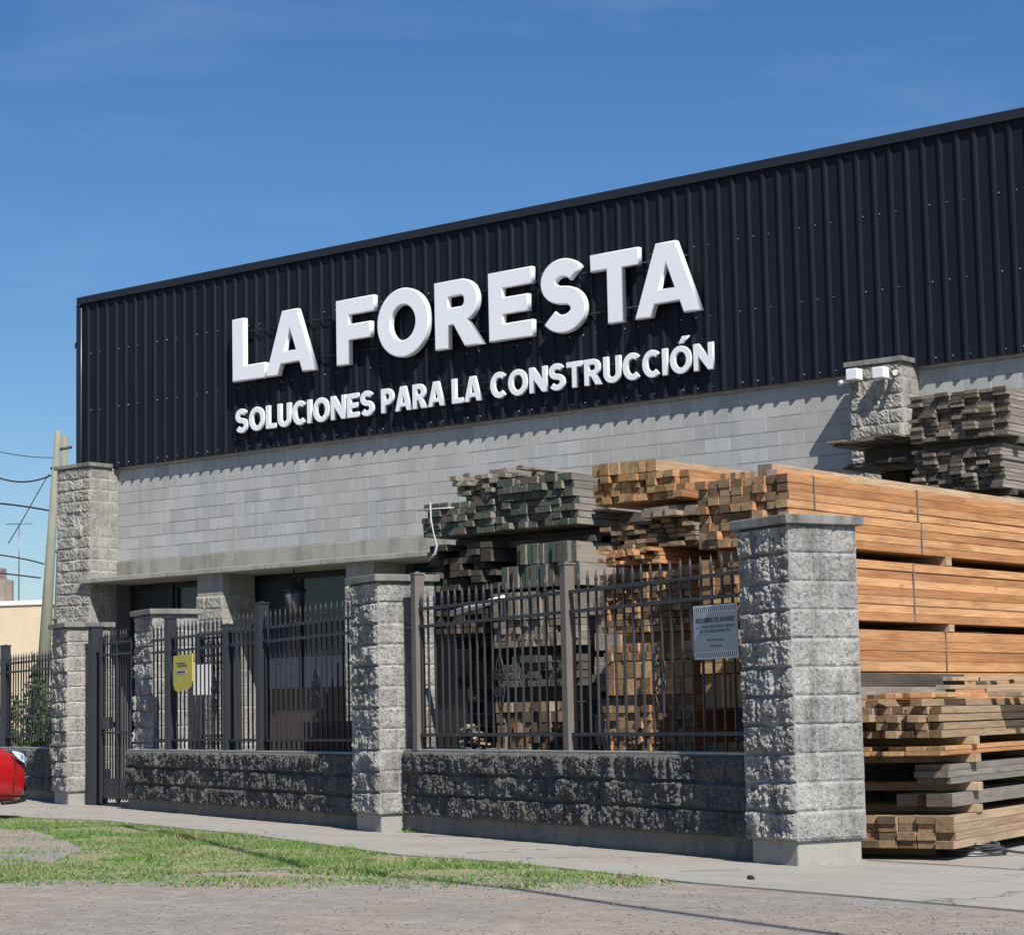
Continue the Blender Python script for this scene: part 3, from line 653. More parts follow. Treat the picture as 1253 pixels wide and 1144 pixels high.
# stack 3: weathered and green stacks
YF = -9.2; g3 = 'bundles of the weathered green stack'
bundle('ragged beige board bundle on the very top of the weathered stack', 16.55, 17.45, YF+.02, 3.6, 3.225, 3.46, 10, 5, 'grey', 'pine_pale_end', .06, miss=.10, wob=.02, ragtop=.35, group=g3)
bundle('upper green-tinted board bundle with pale plank sides on the weathered stack', 17.12, 18.05, YF-.08, 4, 3.115, 3.34, 9, 3, 'grey', 'green_end', .03, miss=.03, wob=.01, group=g3)
bundle('lower green-tinted board bundle, right half, on the weathered stack', 17.08, 18.08, YF-.05, 4, 2.85, 3.11, 10, 4, 'grey', 'green_end', .025, wob=.006, group=g3)
bundle('lower green-tinted board bundle, left half, with the hanging white strap', 16.15, 17.06, YF-.05, 4, 2.84, 3.17, 8, 5, 'grey', 'green_end', .03, miss=.03, wob=.01, group=g3)
bundle('thin weathered layer between the green bundle and the beige bundle', 16.60, 17.10, YF+.03, 3.5, 3.172, 3.222, 4, 1, 'grey', 'grey_end', .02, group=g3)
bearers(16.15, 18.05, (-8.7, -7.2, -5.6), 2.765, 2.838, 'bearer under the green-tinted bundles', .1, 'dark_side')
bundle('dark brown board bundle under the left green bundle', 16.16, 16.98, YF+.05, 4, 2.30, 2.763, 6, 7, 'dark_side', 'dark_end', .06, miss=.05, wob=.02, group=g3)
bundle('green-tinted planks on edge under the right green bundle', 17.30, 18.02, YF-.02, 4, 2.50, 2.70, 11, 1, 'grey', 'green_end', .02, group=g3)
bundle('second row of green-tinted planks on edge, above the fence spikes', 17.10, 18.04, YF, 4, 2.28, 2.498, 13, 1, 'grey', 'green_end', .02, group=g3)
bearers(17.0, 18.05, (-8.9, -7.2, -5.6), 2.702, 2.763, 'dark bearer above the planks on edge', .1, 'dark_side')
bundle('pale grey-brown bundle of upright planks behind the upper rails', 16.98, 18.0, YF, 4, 1.98, 2.25, 12, 1, 'grey', 'pine_pale_end', .014, group=g3)
bundle('ragged pale grey-brown bundle under the upright planks', 16.98, 18.0, YF+.01, 4, 1.72, 1.975, 12, 4, 'grey', 'pine_pale_end', .014, miss=.05, group=g3)
bearers(17.0, 18.0, (-8.8, -7.2, -5.6), 1.642, 1.718, 'bearer under the pale grey-brown bundles', .1, 'dark_side')
bundle('grey-green board bundle at half height of the weathered stack', 17.05, 18.0, YF+.03, 4, 1.34, 1.64, 8, 4, 'dark_side', 'green_end', .04, miss=.06, wob=.01, group=g3)
bearers(17.0, 18.0, (-8.8, -7.2, -5.6), 1.202, 1.338, 'block under the grey-green bundle', .1, 'dark_side')
bundle('brown board bundle at the foot of the weathered stack', 17.0, 18.0, YF, 4, .62, 1.20, 9, 6, 'grey', 'brown_end', .03, group=g3)
bundle('ground bundle of the weathered stack, hidden by the low wall', 17.0, 18.0, YF, 4, .06, .615, 5, 3, 'grey', 'brown_end', .03, group=g3)
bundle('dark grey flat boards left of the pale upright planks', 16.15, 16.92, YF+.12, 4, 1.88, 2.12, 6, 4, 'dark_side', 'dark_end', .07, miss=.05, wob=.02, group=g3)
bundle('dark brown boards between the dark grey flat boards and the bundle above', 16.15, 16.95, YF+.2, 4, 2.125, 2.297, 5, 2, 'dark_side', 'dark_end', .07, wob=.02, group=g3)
bundle('added dark boards standing in for the deep shade under the flat grey boards', 16.1, 16.97, YF+.55, 3, .06, 1.876, 6, 14, 'dark_side', 'dark_end', .12, miss=.1, wob=.01, group=g3)  # added filler; its dark materials paint the black of the shaded void
bundle('added dark boards filling the dark recess left of the planks on edge', 17.0, 17.28, YF+.5, 3, 2.5, 2.70, 2, 4, 'dark_side', 'dark_end', .05, group=g3)  # added dark filler where the recess is only shade
for k, (za, zb) in enumerate(((.06, .74), (.79, 1.22), (1.28, 1.60), (1.66, 2.16))):
    bundle(('hidden', 'lowest visible', 'middle', 'topmost')[k]+' narrow pale bundle between the weathered and the middle stack', 18.12, 18.42, YF+.1, 3.8, za, zb, 2 if k else 3, (5, 3, 4, 3)[k], 'pine_pale', 'pine_pale_end', .03, group='narrow pale bundles behind the tan fence post')
    if k: bearers(18.12, 18.42, (-8.8, -6.5), za-.055, za-.001, 'bearer between the narrow pale bundles', .09, 'dark_side')
loose('long weathered board lying askew on the beige bundle', 17.46, -9.25, 3.40, .12, .022, 3.2, -.05, 'grey', 'grey_end')
bearers(17.44, 17.62, (-8.9, -6.6), 3.342, 3.398, 'small block under the askew weathered board', .08, 'grey')
loose('long thin grey plank projecting right from the green bundle', 18.10, -9.0, 3.02, .14, .02, 3.4, .0, 'grey', 'grey_end', 'grey planks projecting from the green bundle')
loose('lower thin grey plank projecting right under its twin', 18.10, -9.05, 2.975, .20, .02, 3.3, .0, 'grey', 'grey_end', 'grey planks projecting from the green bundle')
bearers(18.10, 18.42, (-8.6, -6.6), 2.165, 2.97, 'post of offcuts carrying the thin grey planks', .1, 'dark_side')
# stack 4: weathered bundles against the facade
g4 = 'weathered bundles by the facade pilaster'; YF = -4.3
bundle('topmost weathered grey board bundle right of the stone pilaster', 18.93, 20.10, YF, 3.9, 3.93, 4.45, 7, 12, 'grey', 'grey_end', .045, wob=.01, group=g4, lj=.02)
bearers(18.93, 20.1, (-4.0, -2.4, -.8), 3.86, 3.928, 'bearer between the two weathered bundles by the pilaster', .1, 'dark_side')
bundle('second weathered grey board bundle right of the stone pilaster, under the topmost', 18.93, 20.0, YF+.05, 3.9, 3.38, 3.855, 7, 11, 'grey', 'grey_end', .045, wob=.01, group=g4, lj=.02)
bearers(18.93, 20.0, (-4.0, -2.4, -.8), 3.31, 3.378, 'bearer under the second weathered bundle by the pilaster', .1, 'dark_side')
for k in range(4): bundle('weathered bundle hidden behind the orange stacks, layer under the pilaster bundles', 18.93, 20.0, YF+.05, 3.8, .06+k*.81, .06+k*.81+.8, 4, 4, 'grey', 'grey_end', .03, group='hidden weathered bundles')
YF = -3.8
bundle('upper thin layer of grey planks jutting out in front of the stone pilaster', 17.62, 18.80, YF, 3.2, 4.06, 4.12, 5, 2, 'grey', 'grey_end', .12, group=g4, wob=.01)
bearers(17.75, 18.8, (-3.2, -1.2), 3.86, 4.058, 'block under the jutting grey planks', .1, 'dark_side')
bundle('lower thin layer of grey planks jutting out in front of the stone pilaster', 17.75, 18.85, YF+.05, 3.2, 3.79, 3.858, 5, 2, 'grey', 'grey_end', .15, group=g4, wob=.01)
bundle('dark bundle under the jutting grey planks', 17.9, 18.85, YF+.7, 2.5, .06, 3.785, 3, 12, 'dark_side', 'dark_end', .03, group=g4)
# stack 5: low stack at the right
RZ = math.radians(9); g5 = 'layers of the low stack beside the nearest pillar'; PX, PY = 23.06, -11.55
def lw(x, y): return (PX+x*math.cos(RZ)-y*math.sin(RZ), PY+x*math.sin(RZ)+y*math.cos(RZ))
def lbundle(label, xr, wd, yf, z0, z1, nx, nz, side, end, **k):
    p = lw(xr, yf); return bundle(label, p[0]-wd, p[0], p[1], 4.2, z0, z1, nx, nz, side, end, rz=RZ, group=g5, **k)
def lbear(label, y, xr, wd, z0, z1, w=.1, mat='pine_pale'):
    p = lw(xr, y); b = MB(); b.box(-wd, 0, -w/2, w/2, 0, z1-z0-.001); o = b.build('bearer', M[mat], None, (p[0], p[1], z0), bevel=.004); o.rotation_euler = (0, 0, RZ+random.uniform(-.03, .03))
    tag(o, label, 'bearer', 'bearers of the low stack')
lbundle('bottom layer of pale boards of the low stack, nearest the ground', 0, 1.0, 0, .08, .31, 7, 4, 'pine_pale', 'brown_end', jit=.02)  # brown ends put the pillar's shadow into the end colour
lbundle('narrow weathered grey layer just above the bottom layer of the low stack', -.02, .20, .02, .37, .465, 1, 1, 'grey', 'grey_end', jit=.02)
lbundle('single pale squared timber left of the narrow grey layer of the low stack', -.33, .14, .12, .37, .46, 1, 1, 'pine_pale', 'pine_pale_end', jit=.01)
lbundle('added dark boards standing in for the shade left of the narrow grey layer', -.5, .48, .9, .37, .46, 4, 2, 'dark_side', 'dark_end', jit=.05)  # added set-back boards, dark materials painting the shaded inside of the stack
lbundle('weathered grey layer at mid height of the low stack', -.03, .26, .03, .53, .67, 1, 3, 'grey', 'grey_end', jit=.05)
lbundle('added dark boards standing in for the shade left of the mid-height grey layer', -.33, .65, .8, .53, .66, 5, 2, 'dark_side', 'dark_end', jit=.05)  # added dark boards again, shade of the hollow put into their colour
lbundle('single thin layer of pine boards in the low stack', -.02, .98, -.12, .735, .80, 7, 2, 'pine', 'pine_end', jit=.08, miss=.15)
lbundle('ragged upper layer of squared pine battens of the low stack', -.05, .95, -.08, .86, 1.14, 10, 5, 'pine_pale', 'brown_end', jit=.07, wob=.05, miss=.08, ragtop=.3)
for y in (.55, 2.6, 3.9):
    q = {.55: 'front', 2.6: 'middle', 3.9: 'rear'}[y]
    lbear(q+' block on the ground under the low stack', y, -.02, .9, .0, .079)
    lbear(q+' block right above the bottom layer of the low stack', y, .01, .95, .311, .369, .12)
    lbear(q+' block above the narrow grey layer of the low stack', y, .02, .95, .466, .529, .1)
    lbear(q+' block under the thin pine layer of the low stack', y, .015, .95, .671, .734, .11)
    lbear(q+' block under the ragged battens of the low stack', y, .01, .95, .801, .859, .1)
p = lw(-.86, .08); loose('upper grey beam lying on the low stack', p[0], p[1], 1.235, .15, .10, 2.35, RZ-.01, 'dark_side', 'grey_end', 'grey beams on the low stack')
p = lw(-.88, .0); loose('lower grey beam lying on the low stack', p[0], p[1], 1.142, .19, .09, 2.2, RZ, 'grey', 'grey_end', 'grey beams on the low stack')
random.seed(11)
for k in range(9):
    p = lw(-.5+random.uniform(-.25, .3), -.15+.28*k*.4); b_ = loose('short orange offcut lying loose on top of the low stack', p[0], p[1], 1.141+.0005*k, random.uniform(.06, .10), .03+.004*(k % 3), random.uniform(.25, .6), RZ+random.uniform(-.5, .3), 'pine', 'pine_end', 'orange offcuts on the low stack')
for k in range(16):
    p = lw(-.8+random.uniform(.1, .8), 1.3+.15*k); loose('pale board end lying across the low stack behind the grey beams', p[0], p[1], 1.143+.034*(k % 5), random.uniform(.08, .13), .032, random.uniform(.4, .9), RZ+math.radians(random.uniform(-75, -45)) if k % 2 else RZ, 'pine_pale', 'pine_pale_end', 'board ends behind the grey beams')
# hanging strap, white pipe, coil, rubbish
b = MB(); b.tube([(16.325, -9.335, 3.17), (16.33, -9.34, 3.15), (16.36, -9.37, 3.0), (16.40, -9.38, 2.86), (16.44, -9.38, 2.74), (16.41, -9.37, 2.66), (16.33, -9.38, 2.60)], [.009, .009, .009, .007, .012, .018, .008], 6)
b.tube([(16.15, -9.33, 3.10), (16.33, -9.35, 3.105), (16.62, -9.33, 3.10)], .007, 6)
tag(b.build('packing_strap', M['oldwhite']), 'pale plastic packing strap hanging off the left green bundle', 'strap')
p0 = FN(5.85, .42); p1 = FN(4.95, .50)
b = MB(); b.tube([(p0.x, p0.y, 2.03), (p1.x, p1.y, 2.13)], .028, 10); tag(b.build('white_pipe', M['white']), 'white plastic pipe leaning behind the fence spikes', 'pipe')
c0 = G(1186, 1043, .01); b = MB()
for k in range(5):
    pts = []
    for i in range(33):
        a = i/32*2*math.pi; r = .26-.012*k+.015*math.sin(3*a+k); pts.append((r*math.cos(a)+.01*k, r*.95*math.sin(a)-.012*k, .012+.017*k+.008*math.sin(2*a+k)))
    b.tube(pts, .010, 6, caps=False)
b.tube([(.25, 0, .04), (.34, .06, .02), (.48, .05, .012), (.60, .12, .012)], .010, 6)
o = b.build('wire_coil', m_plain('coil', (.10, .11, .12), .35, .3, metal=.6), None, (c0.x, c0.y, 0)); tag(o, 'coil of dark wire lying on the concrete in front of the low stack', 'coil')
def heap(name, label, cx, cy, rx, ry, h, n, mats, seed, sz=.09, flat=.5, group=None, z=.0, cat='rubbish heap', rz=0.):
    rs = random.Random(seed); b = MB()
    for k in range(n):
        a = rs.uniform(0, 6.283); r = math.sqrt(rs.random()); x = rx*r*math.cos(a); y = ry*r*math.sin(a); zz = h*(1-r*r)*rs.uniform(.2, 1)
        s = sz*rs.uniform(.4, 1.3); u = Vector((rs.gauss(0, 1), rs.gauss(0, 1), rs.gauss(0, .4))).normalized(); v = u.cross(Vector((rs.gauss(0, .3), rs.gauss(0, .3), 1))).normalized(); wv = u.cross(v)
        b.obox(Vector((x, y, z+max(.0, zz))), u*s, v*s*rs.uniform(.4, 1), wv*s*flat*rs.uniform(.2, 1), rs.randrange(len(mats)))
    o = b.build(name, mats, None, (cx, cy, 0)); o.rotation_euler = (0, 0, rz); return tag(o, label, cat, group, 'stuff')
M['bag'] = m_plain('plastic_bag', (.45, .44, .43), .3, .3); M['dirty'] = m_plain('dirty_rag', (.12, .10, .09), .9, .4); M['red'] = m_plain('faded_red', (.30, .10, .09), .7, .3)
heap('litter', 'heap of plastic bags, rags and offcuts behind the low wall by the middle stack', 19.95, -11.21, .78, .05, .98, 300, [M['bag'], M['dirty'], M['pine_pale'], M['red'], M['bag'], M['brown_end']], 3, .06, .4, rz=math.atan2(D1.y, D1.x))
heap('offcut_heap', 'heap of pale broken offcuts behind the left end of the fence', 17.25, -9.78, .34, .12, 1.12, 190, [M['pine_pale'], M['grey'], M['dirty'], M['pine_pale_end']], 4, .12, .25)
b = MB(); q = FM(1.15, .34); q2 = FM(2.65, .34); dv = q2-q
b.obox((q.x, q.y, 0), (dv.x, dv.y, 0), (N2.x*.35, N2.y*.35, 0), (0, 0, 1.05)); 
o = b.build('dark_box', m_plain('dark_box_brown', (.035, .028, .025), .7, .3));  # plain closed box in one dark brown
tag(o, 'low dark brown box behind the fence, left of the middle pillar', 'crate')

# ------------------------------------------------------------------ signs on the fence
def rectmesh(b, u0, u1, v0, v1, y, m=0): b.box(u0, u1, y-.0008, y, v0, v1, m)
M['sgrey'] = m_plain('notice_board', (.30, .34, .37), .45, .05); M['sink'] = m_plain('notice_ink', (.05, .06, .08), .6); M['slite'] = m_plain('notice_white', (.62, .64, .66), .5)
def textobj(body, size, mat, parent, loc, extr=.0008, name='lettering', bold=0., align='CENTER', width=None):
    c = bpy.data.curves.new(name, 'FONT'); c.body = body; c.size = size; c.align_x = align; c.extrude = extr; c.offset = bold
    tmp = bpy.data.objects.new('tmp', c); COL.objects.link(tmp); bpy.context.view_layer.update()
    me = bpy.data.meshes.new_from_object(tmp.evaluated_get(bpy.context.evaluated_depsgraph_get())); bpy.data.objects.remove(tmp)
    me.materials.clear()
    xs = [v.co.x for v in me.vertices]; sx = 1. if width is None else width/(max(xs)-min(xs))
    for v in me.vertices: v.co = Vector((v.co.x*sx, -v.co.z, v.co.y))
    o = link(name, me, mat, parent, loc); return o
A = FN(1.42, .15); ang = math.atan2(-D1.y, -D1.x)     # local x to the right along the fence, -y towards the street
t = empty('notice', (A.x, A.y, 1.462), 'grey notice with striped edges forbidding entry, hung on the fence beside the nearest pillar', 'sign', rz=ang)
SW, SH = .575, .405
b = MB(); b.box(0, SW, 0, .006, 0, SH); b.build('plate', M['sgrey'], t, bevel=.002)
b = MB()
for vy in (0.012, SH-.052):
    b = MB()
    for k in range(21):
        u = .012+k*.0262; b.obox((u, -.0012, vy), (.013, 0, 0), (0, .0008, 0), (.014, 0, .040))
    b.build('hazard_stripes', M['sink'], t)
b = MB(); 
for vy in (.006, SH-.056):
    b = MB(); b.box(.006, SW-.006, -.0004, -.0001, vy, vy+.050); b.build('stripe_band', M['slite'], t)
textobj('PROHIBIDO EL INGRESO', .05, M['sink'], t, (SW/2, -.001, .275), bold=.0012, width=.50)
textobj('A TODA PERSONA AJENA', .03, M['sink'], t, (SW/2, -.001, .232), width=.50)
textobj('AL ESTABLECIMIENTO', .03, M['sink'], t, (SW/2, -.001, .198), width=.40)
textobj('PROPIEDAD', .024, M['sink'], t, (SW/2, -.001, .135), width=.22)
textobj('PRIVADA', .022, M['sink'], t, (SW/2, -.001, .09), width=.15)
for z in (.05, .35):
    b = MB(); b.tube([(.03, .006, z), (.03, .05, z)], .004, 5); b.tube([(SW-.03, .006, z), (SW-.03, .05, z)], .004, 5); b.build('tie', M['strap'], t)
A = FM(6.21, .155); ang = math.atan2(-D2.y, -D2.x)
t = empty('notice', (A.x, A.y, 1.43), 'yellow-green notice with rounded lower corners hung on the left fence', 'sign', rz=ang)
b = MB(); pts = [(0, .10), (.03, .04), (.10, .005), (.50, .02), (.60, .05), (.66, .12), (.66, .44), (0, .43)]
yl = m_plain('yellow_plate', (.62, .55, .06), .5, .08)
b.quad([(x, 0, z) for x, z in pts]); b.quad([(x, .008, z) for x, z in reversed(pts)])
for i in range(len(pts)):
    (xa, za), (xb, zb) = pts[i], pts[(i+1) % len(pts)]; b.quad([(xb, 0, zb), (xa, 0, za), (xa, .008, za), (xb, .008, zb)])
b.build('plate', yl, t)
b = MB(); b.box(.12, .42, -.002, -.0006, .33, .345); b.box(.16, .48, -.002, -.0006, .30, .312); b.build('small_print', M['sink'], t)
b = MB(); b.box(.10, .46, -.002, -.0006, .21, .255); b.build('white_band', M['slite'], t)
b = MB(); b.box(.13, .42, -.003, -.0021, .222, .243); b.build('print_line', M['sink'], t)
b = MB(); b.tube([(.05, .008, .38), (.05, .045, .38)], .004, 5); b.tube([(.6, .008, .38), (.6, .045, .38)], .004, 5); b.build('tie', M['strap'], t)
A = atY(236, 830, -7.42); A2 = atY(258, 830, -7.42)
b = MB(); b.box(0, A2.x-A.x, 0, .004, 0, .36); o = b.build('paper_notice', m_plain('paper', (.72, .74, .78), .8, .03), None, (A.x, A.y, 1.39))
tag(o, 'blank white paper sheet tied behind the left fence, right of the yellow notice', 'sign')
exec_marker = 1
# ------------------------------------------------------------------ ground
def m_ground():
    s = NT('gravel_dirt'); v = s.mapv()
    n1 = s.noise(v, .45, 6, .6, .3); n2 = s.noise(v, 9, 6, .7); n3 = s.noise(v, 55, 5, .75); n4 = s.noise(s.mapv((.35, 1.3, 1), rot=(0, 0, .40)), 1.2, 5, .6)
    col = s.mix((.31, .29, .262), (.37, .315, .26), s.ramp(n1, [(.40, 0.), (.62, 1.)]))
    col = s.mix(col, (.25, .235, .215), s.math('MULTIPLY', s.ramp(n4, [(.45, 0.), (.65, 1.)]), .6))
    col = s.mix(col, .62, s.ramp(n2, [(.38, .5), (.55, 0.)]), 'MULTIPLY')
    col = s.mix(col, .6, s.ramp(n3, [(.36, .8), (.52, 0.)]), 'MULTIPLY')
    n5 = s.noise(s.mapv((.5, 2.6, 1), rot=(0, 0, .40)), 1.5, 6, .65); col = s.mix(col, (.24, .195, .16), s.math('MULTIPLY', s.ramp(n5, [(.50, 0.), (.66, 1.)]), .55))
    n6 = s.noise(v, 3.5, 6, .7); col = s.mix(col, (.43, .39, .325), s.math('MULTIPLY', s.ramp(n6, [(.52, 0.), (.68, 1.)]), .5))
    vo = s.n('ShaderNodeTexVoronoi'); vo.inputs['Scale'].default_value = 60; s.l(v, vo.inputs['Vector'])
    col = s.mix(col, (.42, .40, .38), s.math('MULTIPLY', s.ramp(vo.outputs['Distance'], [(.10, 1.), (.2, 0.)]), s.ramp(s.noise(v, 14, 2), [(.5, 0.), (.6, 1.)])))
    return s.fin(col, .95, s.math('ADD', n3, n2), .6, .02, .15)
def m_pave():
    s = NT('old_concrete'); v = s.mapv()
    n1 = s.noise(v, .8, 6, .6); n2 = s.noise(v, 40, 5, .7); n3 = s.noise(s.mapv((.4, 1.4, 1), rot=(0, 0, .38)), 2, 6, .65)
    col = s.mix((.28, .268, .242), (.37, .35, .312), n1); col = s.mix(col, (.21, .20, .185), s.math('MULTIPLY', s.ramp(n3, [(.5, 0.), (.75, 1.)]), .6))
    col = s.mix(col, .7, s.ramp(n2, [(.36, .7), (.5, 0.)]), 'MULTIPLY')
    dv = s.n('ShaderNodeVectorMath', operation='ADD'); nd = s.n('ShaderNodeTexNoise'); nd.inputs['Scale'].default_value = 1.7; nd.inputs['Detail'].default_value = 6; s.l(v, nd.inputs['Vector'])
    sc_ = s.n('ShaderNodeVectorMath', operation='SCALE'); s.l(nd.outputs[1], sc_.inputs[0]); sc_.inputs['Scale'].default_value = .9; s.l(v, dv.inputs[0]); s.l(sc_.outputs[0], dv.inputs[1])
    vc = s.n('ShaderNodeTexVoronoi', feature='DISTANCE_TO_EDGE'); vc.inputs['Scale'].default_value = .42; s.l(dv.outputs[0], vc.inputs['Vector'])
    ck = s.math('MULTIPLY', s.ramp(vc.outputs['Distance'], [(.0025, 1.), (.007, 0.)]), s.ramp(s.noise(v, .7, 3), [(.45, 0.), (.55, 1.)]))
    col = s.mix(col, (.07, .065, .06), s.math('MULTIPLY', ck, .8))
    col = s.mix(col, (.30, .23, .17), s.math('MULTIPLY', s.ramp(s.noise(v, 1.1, 5, .7), [(.52, 0.), (.72, 1.)]), .55))
    return s.fin(col, .93, n2, .4, .006, .15)
M['ground'] = m_ground(); M['pave'] = m_pave()
M['soil'] = m_concrete('soil_turf', (.27, .25, .15), .5, (.13, .16, .06), 1.)
b = MB(); S = 900.; b.quad([(-S, -S, -.012), (S, -S, -.012), (S, S, -.012), (-S, S, -.012)]); tag(b.build('ground', M['ground']), kind='structure')
EDGE = [G(x, y) for x, y in ((1253, 1113), (1040, 1094), (850, 1079), (620, 1054), (490, 1045), (300, 1020), (120, 1003), (0, 998))]
far = EDGE[-1]+(EDGE[-1]-EDGE[-3]).normalized()*40; rt = EDGE[0]+(EDGE[0]-EDGE[1]).normalized()*30
low = [(rt.x, rt.y)]+[(p.x+random.uniform(-.03, .03), p.y+random.uniform(-.03, .03)) for p in EDGE]+[(far.x, far.y)]
b = MB(); fl = [FN(-14, .12), FN(-4, .12), FN(0, .12), FN(6.5, .24), FM(10, .2), FM(30, .2)]
up = [(p.x, p.y) for p in fl][::-1]
poly = low+up
def extr(b, poly, zt, zb):
    b.quad([(x, y, zt) for x, y in poly][::-1]); n = len(poly)
    for i in range(n):
        (xa, ya), (xb, yb) = poly[i], poly[(i+1) % n]; b.quad([(xa, ya, zt), (xb, yb, zt), (xb, yb, zb), (xa, ya, zb)])
extr(b, poly, 0, -.03); o = b.build('sidewalk', M['pave']); tag(o, kind='structure')
b = MB(); fl2 = [(p.x+.0, p.y) for p in fl]; poly = fl2+[(-20, 21), (60, 21), (60, -16)]
b.quad([(x, y, -.004) for x, y in [(-20, 21)]+fl2[::-1]+[(60, -30), (60, 21)]][::1]); o = b.build('yard', M['pave']); tag(o, kind='structure')
# expansion joint and small stone on the apron
p0, p1 = G(1060, 1052), G(1253, 1064); d = (p1-p0); b = MB(); nn = Vector((-d.y, d.x, 0)).normalized()*.02
b.obox((p0.x, p0.y, .0005), (d.x, d.y, 0), (nn.x, nn.y, 0), (0, 0, .002)); p2, p3 = G(830, 1066), G(905, 1064)
b.obox((p2.x, p2.y, .0005), (p3.x-p2.x, p3.y-p2.y, 0), (nn.x, nn.y, 0), (0, 0, .002)); tag(b.build('pavement_joint', m_plain('joint_tar', (.10, .095, .09), .9)), kind='structure')
p = G(919, 1075.5); b = MB(); b.tube([(0, 0, 0), (.01, 0, .02), (.02, .01, .035)], [.05, .045, .015], 7); o = b.build('stone', M['black'], None, (p.x, p.y, 0)); o.scale = (.7, .45, .6); tag(o, 'small dark stone lying on the concrete in front of the nearest pillar', 'stone')
# pebbles
rs = np.random.RandomState(3); V = []; F = []
ico = [(1, 0, 0), (-1, 0, 0), (0, 1, 0), (0, -1, 0), (0, 0, 1), (0, 0, -1)]; icf = [(0, 2, 4), (2, 1, 4), (1, 3, 4), (3, 0, 4), (2, 0, 5), (1, 2, 5), (3, 1, 5), (0, 3, 5)]
for k in range(5200):
    px = rs.uniform(-60, 1320); py = rs.uniform(1068, 1175)
    p = G(px, py, -.012)
    if px > 830 and py < 1118-(1253-px)*.085+2: continue
    s = .004+.009*rs.rand()**4; n = len(V)
    for q in ico: V.append((p.x+q[0]*s*rs.uniform(.7, 1.3), p.y+q[1]*s*rs.uniform(.7, 1.3), -.012+q[2]*s*.7+s*.3))
    F += [tuple(n+i for i in f) for f in icf]
me = bpy.data.meshes.new('pebbles'); me.from_pydata(V, [], F); me.update()
o = link('pebbles', me, m_plain('pebble', (.21, .19, .17), .9, .5, sc=3)); tag(o, 'loose gravel and pebbles strewn over the dirt road edge', 'gravel', kind='stuff')
# grass verge
def inpoly(x, y, P):
    c = False; n = len(P); j = n-1
    for i in range(n):
        if ((P[i][1] > y) != (P[j][1] > y)) and (x < (P[j][0]-P[i][0])*(y-P[i][1])/(P[j][1]-P[i][1])+P[i][0]): c = not c
        j = i
    return c
verge = [(-900, 925), (-300, 962), (0, 999), (120, 1004), (300, 1021), (490, 1046), (620, 1055), (835, 1077.5), (775, 1075), (640, 1071), (480, 1073), (330, 1065), (150, 1071), (0, 1079), (-300, 1095), (-900, 1120)]
patch = [(-60, 1014), (40, 1013), (80, 1026), (98, 1040), (62, 1056), (-60, 1063)]
c_ = [(G(x, y).x, G(x, y).y) for x, y in verge[1:-1]]
vv_ = verge[1:-1]; lo_ = [q for i, q in enumerate(vv_) if i > 6][::-1]; lo_ = sorted(lo_, key=lambda q: q[0])
c2p = []
for (xa, ya), (xb, yb) in zip(lo_, lo_[1:]):
    n_ = max(2, int((xb-xa)/12))
    for i in range(n_): x_ = xa+(xb-xa)*i/n_; c2p.append((x_, ya+(yb-ya)*i/n_-2.5+3.5*noise.noise(Vector((x_*.03, 0, 0)))+2*noise.noise(Vector((x_*.11, 2, 0)))))
c2_ = [(G(x, y).x, G(x, y).y) for x, y in [q for q in vv_[:7]]+c2p[::-1]]
b = MB(); b.quad([(x, y, -.008) for x, y in c2_][::-1]); tag(b.build('verge_soil', M['soil']), kind='structure')
pp_ = []
for i in range(len(patch)):
    (xa, ya), (xb, yb) = patch[i], patch[(i+1) % len(patch)]
    for k in range(8): x_, y_ = xa+(xb-xa)*k/8, ya+(yb-ya)*k/8; pp_.append((x_+14*noise.noise(Vector((x_*.06, y_*.2, 1)))+6*noise.noise(Vector((x_*.2, y_*.5, 4))), y_+5*noise.noise(Vector((x_*.05, y_*.15, 9)))+2.5*noise.noise(Vector((x_*.2, y_*.6, 2)))))
pt = [(G(x, y).x, G(x, y).y) for x, y in pp_]
b = MB(); b.quad([(x, y, -.004) for x, y in pt][::-1]); tag(b.build('bare_patch', M['ground']), kind='structure')
xs = [p[0] for p in c_]; ys = [p[1] for p in c_]; Vg = []; n = 0; tries = 0
wx0, wx1, wy0, wy1 = 4., max(xs), min(ys), max(ys)
rg = random.Random(5); blades = []
while len(blades) < 150000 and tries < 1600000:
    tries += 1; x = rg.uniform(wx0, wx1); y = rg.uniform(wy0, wy1)
    if not inpoly(x, y, c_): continue
    if not inpoly(x, y, c2_) and rg.random() < .55: continue
    d = noise.noise(Vector((x*1.3, y*1.3, 0)))+.6*noise.noise(Vector((x*4, y*4, 3)))
    if inpoly(x, y, pt) and rg.random() > .05+.5*max(0, noise.noise(Vector((x*2.2, y*2.2, 8)))): continue
    if d < -.05 and rg.random() < .72: continue
    if noise.noise(Vector((x*.9+7, y*.9, 5))) > .30 and rg.random() < .75: continue
    blades.append((x, y, d))
for k in range(300):       # tufts along the wall foot
    for (px, py) in ((505, 1019), (665, 1030)):
        p = G(px+rg.gauss(0, 8), py-rg.random()*3, 0)
        blades.append((p.x, p.y, .5))
for k in range(260):       # stray tufts in the dirt outside the verge
    px = rg.uniform(-20, 800); py = 1070+rg.random()**2*11+(px/900)*5; p = G(px, py, 0)
    for q_ in range(rg.randint(5, 40)): blades.append((p.x+rg.gauss(0, .09), p.y+rg.gauss(0, .09), rg.uniform(-.5, .0)))
B_ = np.array(blades); nb = len(B_); r1 = np.random.RandomState(9)
h = (.012+.020*r1.rand(nb)+.035*r1.rand(nb)**10)*(.7+1.1*np.clip(B_[:, 2], 0, 1)); a = r1.rand(nb)*6.283; wd = .003+.004*r1.rand(nb); le = .026*r1.randn(nb, 2)
